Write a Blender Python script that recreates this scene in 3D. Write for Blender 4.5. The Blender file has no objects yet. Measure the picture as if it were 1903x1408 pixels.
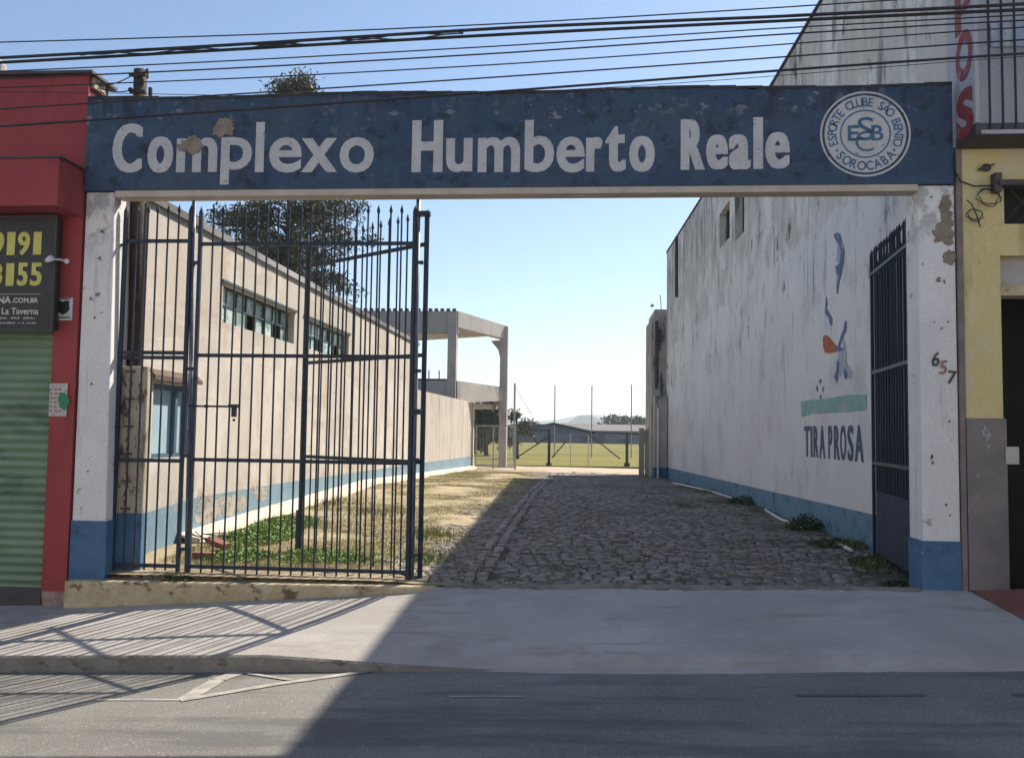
import bpy, math, random
import numpy as np
from mathutils import Vector, Matrix
random.seed(7); rng = np.random.default_rng(7)
SC = bpy.context.scene
COL = SC.collection
R_ = math.radians

# ------------------------------------------------------------------ camera
YAW, PITCH, ROLL = R_(4.6), R_(3.47), .0145
FPX, IW, IH = 1600., 1903, 1408
cam = bpy.data.objects.new('camera', bpy.data.cameras.new('camera'))
COL.objects.link(cam)
cam.matrix_world = Matrix.Rotation(YAW, 4, 'Z') @ Matrix.Rotation(math.pi/2+PITCH, 4, 'X') @ Matrix.Rotation(ROLL, 4, 'Z')
cam.data.sensor_width = 36; cam.data.lens = FPX/IW*36
cam.data.clip_start = .05; cam.data.clip_end = 9000
SC.camera = cam
# ------------------------------------------------------------------ light
SUNV = Vector((.625, .80, 1.0)).normalized()
EL = math.asin(SUNV.z); AZ = math.atan2(SUNV.x, SUNV.y)
w = bpy.data.worlds.new('World'); SC.world = w; w.use_nodes = True
nt = w.node_tree; bg = nt.nodes['Background']
sky = nt.nodes.new('ShaderNodeTexSky'); sky.sky_type = 'NISHITA'; sky.sun_disc = False
sky.sun_elevation = EL; sky.sun_rotation = AZ; sky.air_density = 1.0; sky.dust_density = .35; sky.ozone_density = 2.2
nt.links.new(sky.outputs[0], bg.inputs[0]); bg.inputs[1].default_value = .10
sd = bpy.data.lights.new('sun', 'SUN'); sd.energy = 5.0; sd.angle = R_(.53); sd.color = (1, .91, .77)
so = bpy.data.objects.new('sun', sd); COL.objects.link(so)
so.rotation_euler = SUNV.to_track_quat('Z', 'Y').to_euler(); so.location = (20, 25, 30)
SC.view_settings.view_transform = 'Standard'; SC.view_settings.look = 'None'
SC.view_settings.gamma = 1; SC.view_settings.exposure = .72
SC.render.engine = 'CYCLES'

# ------------------------------------------------------------------ pixel -> point
_m = np.array(cam.matrix_world)[:3, :3]
def P(px, py, X=None, Y=None, Z=None):
    d = _m @ np.array([(px-IW/2)/FPX, -(py-IH/2)/FPX, -1.])
    t = X/d[0] if X is not None else (Y/d[1] if Y is not None else Z/d[2])
    return Vector(d*t)

# ------------------------------------------------------------------ object helpers
def props(o, label=None, cat=None, group=None, kind=None):
    if label: o['label'] = label
    if cat: o['category'] = cat
    if group: o['group'] = group
    if kind: o['kind'] = kind
    return o
def thing(name, loc, label, cat, group=None, rz=0):
    o = bpy.data.objects.new(name, None); COL.objects.link(o)
    o.location = loc; o.rotation_euler = (0, 0, rz); o.empty_display_size = .2
    return props(o, label, cat, group)
class MB:
    def __init__(s): s.v = []; s.f = []
    def add(s, vs, fs):
        n = len(s.v); s.v += [tuple(v) for v in vs]; s.f += [tuple(i+n for i in f) for f in fs]; return s
    def box(s, x0, x1, y0, y1, z0, z1):
        v = [(x, y, z) for x in (x0, x1) for y in (y0, y1) for z in (z0, z1)]
        return s.add(v, [(0, 1, 3, 2), (4, 6, 7, 5), (0, 4, 5, 1), (2, 3, 7, 6), (0, 2, 6, 4), (1, 5, 7, 3)])
    def hexa(s, b, t):     # 4 bottom, 4 top points
        return s.add(list(b)+list(t), [(3, 2, 1, 0), (4, 5, 6, 7), (0, 1, 5, 4), (1, 2, 6, 5), (2, 3, 7, 6), (3, 0, 4, 7)])
    def tube(s, pts, r, seg=6, cap=True):
        pts = [Vector(p) for p in pts]; n0 = len(s.v); n = len(pts)
        rr = r if isinstance(r, (list, tuple)) else [r]*n
        up = Vector((0, 0, 1))
        for i, p in enumerate(pts):
            d = (pts[min(i+1, n-1)]-pts[max(i-1, 0)]).normalized()
            a = d.cross(up if abs(d.z) < .95 else Vector((1, 0, 0))).normalized(); b = d.cross(a)
            for k in range(seg):
                t = 2*math.pi*k/seg
                s.v.append(tuple(p+a*math.cos(t)*rr[i]+b*math.sin(t)*rr[i]))
        for i in range(n-1):
            for k in range(seg):
                a = n0+i*seg+k; b = n0+i*seg+(k+1) % seg
                s.f.append((a, b, b+seg, a+seg))
        if cap:
            s.f.append(tuple(n0+k for k in range(seg))[::-1]); s.f.append(tuple(n0+(n-1)*seg+k for k in range(seg)))
        return s
    def prism(s, poly, d):  # poly: world points of a flat outline, d: thickness vector
        n = len(poly); d = Vector(d)
        return s.add([Vector(p) for p in poly]+[Vector(p)+d for p in poly],
                     [tuple(range(n))[::-1], tuple(range(n, 2*n))]+[(i, (i+1) % n, (i+1) % n+n, i+n) for i in range(n)])
    def ball(s, c, r, seg=10, ring=6, sc=(1, 1, 1)):
        c = Vector(c); vs = [c+Vector((0, 0, r*sc[2]))]; fs = []
        for i in range(1, ring):
            a = math.pi*i/ring
            for k in range(seg):
                t = 2*math.pi*k/seg
                vs.append(c+Vector((r*math.sin(a)*math.cos(t)*sc[0], r*math.sin(a)*math.sin(t)*sc[1], r*math.cos(a)*sc[2])))
        vs.append(c-Vector((0, 0, r*sc[2])))
        for k in range(seg): fs.append((0, 1+k, 1+(k+1) % seg))
        for i in range(ring-2):
            for k in range(seg):
                a = 1+i*seg+k; b = 1+i*seg+(k+1) % seg; fs.append((a, a+seg, b+seg, b))
        L = len(vs)-1
        for k in range(seg): fs.append((L, L-seg+(k+1) % seg, L-seg+k))
        return s.add(vs, fs)
def build(name, mb, mat, parent=None, local=False, smooth=False, label=None):
    me = bpy.data.meshes.new(name)
    off = Vector((0, 0, 0))
    if parent is not None and not local:
        q = parent
        while q: off = off+q.location; q = q.parent
        me.from_pydata([(v[0]-off.x, v[1]-off.y, v[2]-off.z) for v in mb.v], [], mb.f)
    else:
        me.from_pydata(mb.v, [], mb.f)
    me.validate(); me.update()
    if smooth:
        for p in me.polygons: p.use_smooth = True
    me.materials.append(mat)
    o = bpy.data.objects.new(name, me); COL.objects.link(o)
    if parent is not None: o.parent = parent
    if label: o['label'] = label
    return o
def bevel(o, wd=.01, seg=2):
    m = o.modifiers.new('bevel', 'BEVEL'); m.width = wd; m.segments = seg; m.limit_method = 'ANGLE'; return o
def single(name, mb, mat, label, cat, group=None, kind=None, smooth=False):
    return props(build(name, mb, mat, smooth=smooth), label, cat, group, kind)
def struct(name, mb, mat, smooth=False):
    o = build(name, mb, mat, smooth=smooth); o['kind'] = 'structure'; return o
def npmesh(name, V, Fq, mat, parent=None, smooth=False, mats=None, midx=None):
    me = bpy.data.meshes.new(name); V = np.asarray(V, dtype=np.float32); Fq = np.asarray(Fq, dtype=np.int32)
    k = Fq.shape[1]
    me.vertices.add(len(V)); me.vertices.foreach_set('co', V.ravel())
    me.loops.add(Fq.size); me.loops.foreach_set('vertex_index', Fq.ravel())
    me.polygons.add(len(Fq)); me.polygons.foreach_set('loop_start', np.arange(0, Fq.size, k, dtype=np.int32))
    me.polygons.foreach_set('loop_total', np.full(len(Fq), k, dtype=np.int32))
    if smooth: me.polygons.foreach_set('use_smooth', np.ones(len(Fq), dtype=bool))
    for m in (mats or [mat]): me.materials.append(m)
    if midx is not None: me.polygons.foreach_set('material_index', np.asarray(midx, dtype=np.int32))
    me.update(); me.validate()
    o = bpy.data.objects.new(name, me); COL.objects.link(o)
    if parent is not None: o.parent = parent
    return o
def sheet(name, xs, ys, zf, mat, struct_=True):
    XX, YY = np.meshgrid(xs, ys); ZZ = zf(XX, YY); n, m = XX.shape
    V = np.stack([XX, YY, ZZ], -1).reshape(-1, 3)
    i = np.arange(n-1)[:, None]*m+np.arange(m-1)[None]; i = i.ravel()
    o = npmesh(name, V, np.stack([i, i+1, i+m+1, i+m], 1), mat, smooth=True)
    if struct_: o['kind'] = 'structure'
    return o
def vnoise(x, y, s, seed=0):   # smooth value noise for arrays
    g = np.random.default_rng(seed).random((256, 256))
    x = np.asarray(x)*s+100.3; y = np.asarray(y)*s+57.7
    xi = np.floor(x).astype(int); yi = np.floor(y).astype(int); fx = x-xi; fy = y-yi
    fx = fx*fx*(3-2*fx); fy = fy*fy*(3-2*fy)
    a = g[xi % 256, yi % 256]; b = g[(xi+1) % 256, yi % 256]; c = g[xi % 256, (yi+1) % 256]; d = g[(xi+1) % 256, (yi+1) % 256]
    return (a*(1-fx)+b*fx)*(1-fy)+(c*(1-fx)+d*fx)*fy

# ------------------------------------------------------------------ materials
def mat(name, c, c2=None, sc=3., rough=.9, bump=0., bsc=60., stains=(), metal=0., spec=None, det=6, detail_c=None):
    """c: colour, c2: second colour mixed by noise; stains: (colour, (sx,sy,sz), lo, hi, zmask or None, amount[, breakup scale])"""
    m = bpy.data.materials.new(name); m.use_nodes = True; n = m.node_tree.nodes; l = m.node_tree.links
    b = n['Principled BSDF']; b.inputs['Roughness'].default_value = rough; b.inputs['Metallic'].default_value = metal
    if spec is not None: b.inputs['Specular IOR Level'].default_value = spec
    geo = n.new('ShaderNodeNewGeometry')
    def noise(scv, d=det, ro=.6, dist=0.):
        mp = n.new('ShaderNodeMapping'); l.new(geo.outputs['Position'], mp.inputs[0])
        mp.inputs['Scale'].default_value = scv if isinstance(scv, tuple) else (scv,)*3
        mp.inputs['Location'].default_value = (random.uniform(0, 50), random.uniform(0, 50), random.uniform(0, 50))
        t = n.new('ShaderNodeTexNoise'); t.inputs['Scale'].default_value = 1; t.inputs['Detail'].default_value = d
        t.inputs['Roughness'].default_value = ro; t.inputs['Distortion'].default_value = dist
        l.new(mp.outputs[0], t.inputs[0]); return t.outputs[0]
    def rampf(src, lo, hi):
        r = n.new('ShaderNodeMapRange'); r.inputs['From Min'].default_value = lo; r.inputs['From Max'].default_value = hi
        r.interpolation_type = 'SMOOTHSTEP'; l.new(src, r.inputs[0]); return r.outputs[0]
    def mul(a, bb):
        q = n.new('ShaderNodeMath'); q.operation = 'MULTIPLY'; l.new(a, q.inputs[0])
        if isinstance(bb, (int, float)): q.inputs[1].default_value = bb
        else: l.new(bb, q.inputs[1])
        return q.outputs[0]
    def mix(f, a, bb):
        q = n.new('ShaderNodeMix'); q.data_type = 'RGBA'; l.new(f, q.inputs['Factor'])
        for s, v in ((q.inputs[6], a), (q.inputs[7], bb)):
            if isinstance(v, tuple): s.default_value = (*v, 1)
            else: l.new(v, s)
        return q.outputs[2]
    cur = mix(rampf(noise(sc), .35, .65), c, c2 or tuple(min(1, x*1.12) for x in c))
    zsep = None
    for st in stains:
        col, scv, lo, hi, zm, amt = st[:6]
        f = mul(rampf(noise(scv, 8, .65), lo, hi), amt)
        if len(st) > 6 and st[6]: f = mul(f, rampf(noise(st[6], 3), .38, .62))
        if zm:
            if zsep is None:
                sx = n.new('ShaderNodeSeparateXYZ'); l.new(geo.outputs['Position'], sx.inputs[0]); zsep = sx.outputs[2]
                wob = n.new('ShaderNodeMath'); wob.operation = 'MULTIPLY_ADD'; l.new(noise((1.7, 1.7, .3), 5), wob.inputs[0]); wob.inputs[1].default_value = .8
                l.new(zsep, wob.inputs[2]); zsep = wob.outputs[0]
            f = mul(f, rampf(zsep, zm[0]+.4, zm[1]+.4))
        cur = mix(f, cur, col)
    # fine grain
    g = rampf(noise(bsc, 4, .7), .2, .8)
    q = n.new('ShaderNodeMix'); q.data_type = 'RGBA'; q.blend_type = 'MULTIPLY'; q.inputs['Factor'].default_value = .35
    l.new(cur, q.inputs[6]); l.new(g, q.inputs[7])
    cur2 = n.new('ShaderNodeMix'); cur2.data_type = 'RGBA'; cur2.inputs['Factor'].default_value = .5 if detail_c is None else detail_c
    l.new(cur, cur2.inputs[6]); l.new(q.outputs[2], cur2.inputs[7])
    l.new(cur2.outputs[2], b.inputs['Base Color'])
    if bump:
        bp = n.new('ShaderNodeBump'); bp.inputs['Strength'].default_value = 1; bp.inputs['Distance'].default_value = bump
        l.new(noise(bsc, 5, .7), bp.inputs['Height']); l.new(bp.outputs[0], b.inputs['Normal'])
    return m
M = {}
BLK = (.035, .033, .03)
M['asphalt'] = mat('asphalt', (.2, .19, .175), (.25, .24, .22), .8, .9, .006, 90, [((.5, .47, .43), (75, 75, 75), .58, .64, None, 1), ((.05, .05, .05), (60, 60, 60), .6, .66, None, .9), ((.12, .118, .115), (.4, 3, 1), .48, .62, None, .7), ((.3, .29, .27), (1.5, 1.5, 1), .56, .68, None, .5)], detail_c=1)
M['patch'] = mat('asphalt_patch', (.1, .1, .1), (.13, .13, .13), 3, .9, .004, 90)
M['pavement'] = mat('pavement_concrete', (.40, .37, .34), (.46, .425, .39), 1.3, .92, .004, 55, [((.3, .28, .25), (4, 4, 4), .5, .7, None, .45), ((.58, .54, .5), (1.2, 3, 1), .55, .7, None, .6), ((.16, .14, .12), (9, 9, 9), .66, .72, None, .6)])
M['apron'] = mat('ramp_concrete', (.36, .335, .31), (.43, .40, .37), 1.0, .9, .005, 60, [((.5, .48, .45), (.8, 1.8, 1), .48, .68, None, .7), ((.26, .24, .215), (2, 3, 3), .52, .72, None, .5), ((.3, .26, .21), (.6, 5, 1), .55, .66, None, .7), ((.12, .1, .09), (25, 25, 25), .7, .74, None, .6)])
M['kerb'] = mat('kerb_concrete', (.2, .185, .165), (.27, .25, .225), 3, .95, .008, 30, [((.07, .06, .05), (5, 5, 12), .52, .66, None, .8)])
M['stone'] = mat('cobble_stone', (.155, .132, .118), (.37, .32, .285), 7, .75, .006, 40, [((.40, .38, .36), (5, 5, 5), .58, .68, None, .5), ((.1, .09, .09), (3, 3, 3), .55, .68, None, .5), ((.17, .15, .09), (.7, .7, .7), .5, .62, None, .5)])
M['soil'] = mat('soil', (.33, .26, .17), (.47, .38, .25), 1.5, 1, .02, 25, [((.27, .26, .1), (1.3, 1.3, 1.3), .48, .62, None, .7), ((.09, .07, .05), (6, 6, 6), .58, .7, None, .6)])
M['sand'] = mat('sandy_ground', (.46, .36, .26), (.55, .45, .34), .5, 1, .02, 10, [((.3, .27, .12), (.6, .6, .6), .55, .7, None, .6)])
M['field'] = mat('field_grass', (.15, .135, .01), (.21, .18, .015), .1, 1, .03, 6, [((.26, .23, .06), (.05, .4, 1), .5, .65, None, .6)])
M['farland'] = mat('far_land', (.1, .12, .06), (.15, .15, .08), .02, 1)
M['hill'] = mat('hill_woods', (.035, .055, .03), (.07, .085, .045), .02, 1, 0, .1)
M['beam'] = mat('beam_blue_paint', (.028, .062, .125), (.045, .085, .15), 1.6, .75, .004, 30, [((.035, .035, .065), (2.5, 2.5, 5), .54, .66, None, .5), ((.012, .015, .03), (6, 6, 6), .5, .66, None, .75), ((.07, .1, .15), (3, 3, 3), .55, .68, None, .6), ((.3, .3, .32), (6, 6, 9), .57, .63, (2.85, 3.05), .8, (1.5, 1.5, 2)), ((.17, .17, .2), (9, 9, 5), .58, .68, (2.5, 3.1), .55), ((.25, .25, .26), (17, 17, 17), .66, .69, None, .7), ((.06, .09, .13), (1.1, 1.1, 2), .5, .64, None, .6), ((.02, .02, .025), (7, 7, 1.2), .5, .65, (2.85, 3.2), .75)])
M['beam_under'] = mat('beam_underside', (.5, .42, .34), (.58, .5, .42), 3, .9, .004, 30)
M['beam_cap'] = mat('beam_cap', (.03, .035, .04), (.07, .07, .065), 4, .95, .01, 20)
M['letter'] = mat('lettering_paint', (.5, .49, .5), (.58, .57, .57), 4, .75, 0, 40, [((.06, .09, .17), (16, 16, 16), .63, .67, None, .8)])
M['plaster_bare'] = mat('bare_plaster', (.25, .2, .155), (.33, .27, .215), 8, 1, .01, 30, [((.12, .09, .07), (9, 9, 9), .58, .68, None, .6)])
M['pillar'] = mat('pillar_white_paint', (.74, .71, .71), (.8, .78, .77), 2, .85, .004, 40, [((.33, .28, .23), (4, 4, 4), .62, .66, None, .75), ((.08, .07, .07), (11, 11, 11), .68, .71, None, .85), ((.3, .28, .27), (12, 12, .8), .55, .7, None, .45), ((.28, .25, .24), (5, 5, 5), .48, .6, (1.4, 2.0), .6)])
M['blue_base'] = mat('blue_base_paint', (.055, .13, .25), (.075, .17, .3), 3, .8, .004, 40, [((.35, .38, .42), (9, 9, 9), .67, .7, None, .8), ((.02, .03, .05), (4, 4, 4), .58, .7, None, .7)])
M['blue_band'] = mat('blue_band_paint', (.15, .26, .34), (.2, .31, .39), 2, .85, .003, 40, [((.33, .34, .33), (5, 5, 5), .56, .64, None, .55), ((.07, .1, .13), (5, 5, 2), .6, .7, None, .6)])
M['blue_band_dark'] = mat('blue_band_dark_paint', (.13, .25, .35), (.16, .29, .4), 2, .85, .003, 40, [((.04, .07, .11), (3, 3, 3), .52, .66, None, .7), ((.3, .33, .36), (8, 8, 8), .66, .7, None, .6)])
M['iron'] = mat('gate_iron', (.016, .028, .05), (.026, .04, .065), 9, .5, .001, 70, [((.10, .045, .02), (11, 11, 6), .58, .66, None, .5)], spec=.35)
M['sheet'] = mat('sheet_iron', (.022, .036, .075), (.035, .052, .1), 3, .6, .001, 70, [((.09, .06, .05), (7, 7, 4), .6, .7, None, .4)], spec=.25)
M['pole_paint'] = mat('post_paint', (.06, .08, .13), (.11, .13, .17), 6, .4, 0, 60, [((.4, .42, .45), (7, 7, 2), .55, .62, None, .8)])
M['lwall'] = mat('cream_wall', (.56, .51, .455), (.65, .60, .545), .7, .93, .006, 35, [((.3, .25, .2), (3, 3, 2.5), .40, .58, (-.45, -1.1), .85), ((.48, .42, .35), (.8, .8, .5), .3, .5, (1.0, 1.5), .6), ((.42, .36, .3), (.5, .5, 2.2), .54, .6, None, .45), ((.5, .47, .43), (.9, .9, .9), .52, .6, None, .7), ((.36, .3, .25), (2.4, 2.4, .22), .56, .68, (-.5, 2.2), .6, (.5, .5, .5)), ((.48, .37, .28), (1.5, 1.5, .4), .5, .68, None, .6), ((.3, .25, .2), (7, 7, .5), .6, .72, (.6, 2.4), .55), ((.72, .66, .6), (1, 1, 1), .52, .64, None, .5)])
M['bwall'] = mat('boundary_wall', (.5, .445, .385), (.57, .515, .455), .8, .95, .006, 35, [((.28, .22, .17), (3.5, 3.5, .4), .5, .66, None, .75), ((.12, .1, .08), (4, 4, 1.5), .55, .68, (.4, 1.3), .6)])
M['rwall_low'] = mat('warehouse_wall_paint', (.77, .75, .73), (.83, .815, .795), .5, .9, .005, 30, [
    ((.5, .48, .45), (.8, .8, .8), .5, .66, None, .5),
    ((.58, .54, .49), (1.2, 1.2, 1), .42, .56, (2.95, 3.1), .8),
    ((.15, .14, .14), (3.4, 3.4, .6), .53, .62, (1.8, 4.4), .85, (.6, .6, .5)),
    ((.2, .195, .19), (4.5, 4.5, .45), .57, .66, (-1.4, 1.6), .8, (.8, .8, .5)),
    ((.1, .095, .09), (6, 6, .5), .46, .64, (3.8, 6.0), .9, (.45, .45, .45)), ((.07, .065, .06), (2.2, 2.2, 1.2), .56, .66, (.5, 3.0), .9, (1.2, 1.2, .7)),
    ((.05, .05, .05), (1.4, 1.4, .9), .6, .68, (.5, 2), .8, (2, 2, 1)),
    ((.2, .17, .13), (7, 7, 1.0), .6, .68, None, .6, (1.5, 1.5, 1.5))])
M['annex'] = mat('annex_wall', (.42, .38, .33), (.5, .46, .4), 1, .95, .005, 30, [((.06, .055, .05), (3, 3, .7), .48, .62, (-.5, 1.8), .9)])
M['red'] = mat('red_paint', (.31, .045, .052), (.37, .06, .065), 1.5, .8, .003, 45, [((.17, .03, .035), (3, 3, 1), .5, .68, None, .6), ((.1, .06, .06), (6, 6, 1), .62, .7, (2.4, 3.4), .6)])
M['red_side'] = M['red']
M['pinkish'] = mat('chipped_base', (.42, .33, .29), (.3, .18, .16), 9, .95, .006, 40)
M['shutter'] = mat('green_shutter', (.17, .25, .17), (.21, .3, .2), 2, .55, .001, 60, [((.06, .1, .07), (2, 2, 6), .52, .68, None, .6)])
M['black'] = mat('black_sign_face', (.018, .017, .018), (.03, .028, .028), 2, .5)
M['yellow_txt'] = mat('yellow_lettering', (.6, .55, .12), (.66, .62, .17), 5, .6)
M['white_txt'] = mat('white_lettering', (.6, .6, .6), (.66, .66, .66), 5, .6)
M['paper'] = mat('notice_paper', (.5, .47, .44), (.56, .53, .5), 9, .8, 0, 40, [((.3, .26, .25), (40, 40, 60), .55, .6, None, .6)])
M['green_blob'] = mat('green_print', (.03, .2, .09), (.04, .26, .12), 9, .7)
M['plinth'] = mat('ochre_step_paint', (.44, .36, .21), (.58, .49, .33), 2.5, .95, .01, 30, [((.1, .06, .04), (6, 6, 9), .56, .64, None, .85), ((.6, .56, .46), (3, 3, 3), .56, .66, None, .6), ((.25, .12, .07), (3, 3, 14), .6, .68, None, .6)])
M['cream_block'] = mat('block_pillar_plaster', (.5, .44, .34), (.42, .37, .29), 5, .95, .008, 30, [((.09, .05, .03), (9, 9, 4), .56, .62, None, .9), ((.16, .13, .1), (4, 4, 1.5), .55, .65, None, .7)])
M['wood'] = mat('pole_wood', (.035, .025, .022), (.07, .05, .042), 9, .9, .006, 30, [((.12, .095, .08), (20, 20, .8), .55, .65, None, .5)])
M['pipe_dark'] = mat('dark_pipe', (.05, .045, .05), (.07, .06, .065), 5, .6)
M['wire'] = mat('cable_sheath', (.012, .012, .018), (.02, .02, .025), 5, .6)
M['glass_g'] = mat('green_glass', (.45, .56, .54), (.62, .7, .7), 2.2, .25, 0, 5, [((.12, .27, .2), (1.7, 1.7, 3), .5, .56, None, .8)], spec=.6)
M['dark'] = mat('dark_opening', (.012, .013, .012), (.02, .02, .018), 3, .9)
M['frame_d'] = mat('dark_window_frame', (.03, .06, .055), (.05, .08, .07), 5, .6)
M['roof_edge'] = mat('roof_edge', (.07, .07, .075), (.4, .39, .38), .35, .8)
M['concrete'] = mat('grandstand_concrete', (.42, .395, .375), (.5, .47, .44), .6, .95, .005, 20, [((.2, .17, .16), (1, 1, .4), .52, .68, None, .6)])
M['strip'] = mat('footing_concrete', (.62, .55, .46), (.7, .63, .54), 1.5, .95, .006, 25, [((.3, .26, .2), (3, 3, 3), .56, .66, None, .7)])
M['yellow'] = mat('yellow_wall_paint', (.68, .56, .26), (.74, .63, .34), 1.3, .85, .004, 40, [((.33, .27, .13), (3, 3, .7), .55, .68, None, .6), ((.1, .06, .04), (9, 9, 9), .7, .73, None, .8), ((.6, .6, .5), (2, 2, 2), .55, .65, None, .5)])
M['marble'] = mat('grey_marble', (.13, .12, .13), (.19, .175, .185), 3, .35, .001, 50, [((.42, .42, .45), (7, 7, 4), .64, .68, None, .65), ((.22, .17, .15), (2, 2, 2), .5, .65, None, .5)])
M['tile'] = mat('red_floor_tile', (.2, .07, .06), (.26, .1, .08), 3, .7, .003, 40)
M['greywall'] = mat('grey_upper_wall', (.4, .4, .44), (.48, .48, .52), 1, .85, .002, 40, [((.2, .19, .2), (6, 6, .8), .55, .7, None, .5)])
M['redletter'] = mat('red_lettering', (.25, .03, .035), (.3, .06, .06), 9, .7, 0, 30, [((.4, .36, .36), (9, 9, 3), .58, .64, None, .7)])
M['pvc'] = mat('white_pvc', (.72, .72, .7), (.8, .8, .78), 3, .45)
M['muralb'] = mat('mural_blue', (.1, .15, .27), (.15, .21, .33), 5, .9, 0, 30, [((.45, .46, .5), (9, 9, 5), .56, .62, None, .8)])
M['murallb'] = mat('mural_pale_blue', (.36, .42, .52), (.44, .48, .55), 5, .9, 0, 30, [((.52, .52, .52), (9, 9, 5), .5, .6, None, .8)])
M['muralo'] = mat('mural_orange', (.5, .16, .05), (.45, .13, .06), 9, .9, 0, 30)
M['muralg'] = mat('mural_green', (.2, .46, .36), (.3, .5, .42), 5, .9, 0, 30, [((.5, .52, .5), (7, 7, 9), .52, .6, None, .8)])
M['muralt'] = mat('mural_lettering', (.07, .11, .17), (.1, .14, .2), 5, .9, 0, 30, [((.42, .42, .42), (14, 14, 9), .62, .68, None, .8)])
M['bluepane'] = mat('pale_blue_shutter', (.33, .48, .58), (.4, .55, .64), 3, .6, 0, 40, [((.1, .16, .2), (6, 6, 2), .62, .68, None, .7)])
M['bluedark'] = mat('blue_frame', (.05, .1, .16), (.07, .13, .2), 3, .6)
M['tilecap'] = mat('clay_canopy', (.11, .075, .06), (.17, .12, .09), 9, .95, .01, 30)
M['galv'] = mat('galvanised_steel', (.3, .32, .34), (.4, .41, .43), 5, .5, metal=.3)
M['fencegreen'] = mat('dark_green_steel', (.018, .04, .05), (.025, .05, .06), 5, .6)
M['farwall'] = mat('far_wall', (.075, .095, .15), (.14, .16, .2), .15, .95, 0, .5, [((.04, .05, .08), (.4, .4, .6), .5, .62, None, .8)])
M['farroof'] = mat('far_roof', (.13, .11, .1), (.17, .145, .13), .1, .9)
M['farroof2'] = mat('far_gable', (.05, .06, .08), (.08, .09, .1), .1, .9)
M['bark'] = mat('bark', (.05, .04, .032), (.09, .07, .055), 3, .95, .02, 12)
def leafmat(name, c, c2, sc=.8):
    m = mat(name, c, c2, sc, .7, 0, 9, detail_c=1)
    b = m.node_tree.nodes['Principled BSDF']
    b.inputs['Transmission Weight'].default_value = 0
    return m
M['leaf'] = leafmat('conifer_leaf', (.035, .05, .025), (.14, .125, .06), 1.6)
M['leaf2'] = leafmat('far_leaf', (.035, .06, .03), (.07, .1, .045), .3)
M['weed'] = leafmat('weed_leaf', (.13, .25, .04), (.25, .38, .09), 5)
M['weed_d'] = leafmat('weed_leaf_deep', (.035, .07, .02), (.07, .11, .035), 5)
M['weed_g'] = leafmat('tall_grass_blade', (.1, .15, .03), (.26, .26, .09), 4)
M['grassb'] = leafmat('grass_blade', (.24, .26, .07), (.5, .42, .2), 2.5)
M['chair'] = M['galv']

# ------------------------------------------------------------------ ground heights (camera eye at z = 0)
def zroad(X): return -1.79+.037*np.asarray(X, dtype=float)
def zkerb(X):
    X = np.asarray(X, dtype=float)
    return zroad(X)+np.interp(X, [-30, -2.4, -1.3, -.7, 30], [.13, .12, .045, .01, .008])
def zback(X): return np.interp(np.asarray(X, dtype=float), [-30, -4.8, -2.4, -1.4, -.2, 3.4, 8, 30], [-2.6, -1.72, -1.545, -1.455, -1.41, -1.345, -1.2, -.6])
YK = 6.62
def zpave(X, Y):
    t = np.clip((np.asarray(Y)-YK)/(8.0-YK), 0, 1.3)
    return zkerb(X)*(1-t)+zback(X)*t+.004*(vnoise(X, Y, 2.1, 3)-.5)
_yl = [8, 9, 12.5, 18, 25, 35, 41, 60, 160]; _zl = [-1.44, -1.37, -1.28, -1.2, -1.36, -1.58, -1.66, -1.8, -2.0]
_yr = [8, 10.6, 18, 25, 32, 36, 41, 60, 160]; _zr = [-1.41, -1.34, -1.36, -1.48, -1.63, -1.68, -1.7, -1.8, -2.0]
def zyard(X, Y):
    X = np.asarray(X, dtype=float); Y = np.asarray(Y, dtype=float)
    t = np.clip((X+4.6)/8., 0, 1)
    return np.interp(Y, _yl, _zl)*(1-t)+np.interp(Y, _yr, _zr)*t
def road_pt(px, py, dz=0):
    Z = -1.8
    for _ in range(12):
        p = P(px, py, Z=Z); Z = float(zroad(p.x))+dz
    return P(px, py, Z=Z)

# ================================================================== SETTING
# road with a worn surface
sheet('road', np.linspace(-30, 30, 61), np.concatenate([np.linspace(-5.3, 3, 12), np.linspace(3.3, YK+.03, 12)]), lambda x, y: zroad(x), M['asphalt'])
# pavement: sunny slab on the left, ramp concrete on the right
xs = np.linspace(-30, -.9, 160); ys = np.concatenate([np.linspace(YK, YK+.2, 7)[:-1], np.linspace(YK+.2, 8.02, 14)])
sheet('pavement', xs, ys, zpave, M['apron'])
def zap(x, y):
    t = np.clip((np.asarray(y)-YK)/.16, 0, 1); return zpave(x, y)+.035*t*t*(3-2*t)*np.clip((8.0-np.asarray(y))/.5, 0, 1)*np.clip((np.asarray(x)+.95)/.8, 0, 1)*np.clip((3.42-np.asarray(x))/.25, 0, 1)+.004*(vnoise(x, y, 6, 9)-.5)
sheet('driveway_ramp', np.linspace(-.9, 30, 200), ys, zap, M['apron'])
mb = MB()
for i in range(300):
    x0, x1 = -30+i*.1, -30+(i+1)*.1
    if x0 > -.6: break
    j0 = .004*(vnoise(x0, 1, 9, 4)-.5); j1 = .004*(vnoise(x1, 1, 9, 4)-.5)
    a0, a1 = float(zkerb(x0)), float(zkerb(x1)); r0, r1 = float(zroad(x0))-.03, float(zroad(x1))-.03
    mb.add([(x0, YK-.03+j0, r0), (x1, YK-.03+j1, r1), (x1, YK-.015+j1, a1-.012), (x0, YK-.015+j0, a0-.012), (x1, YK+.002, a1+.003), (x0, YK+.002, a0+.003)], [(0, 1, 2, 3), (3, 2, 4, 5)])
struct('kerb', mb, M['kerb'])
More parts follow.
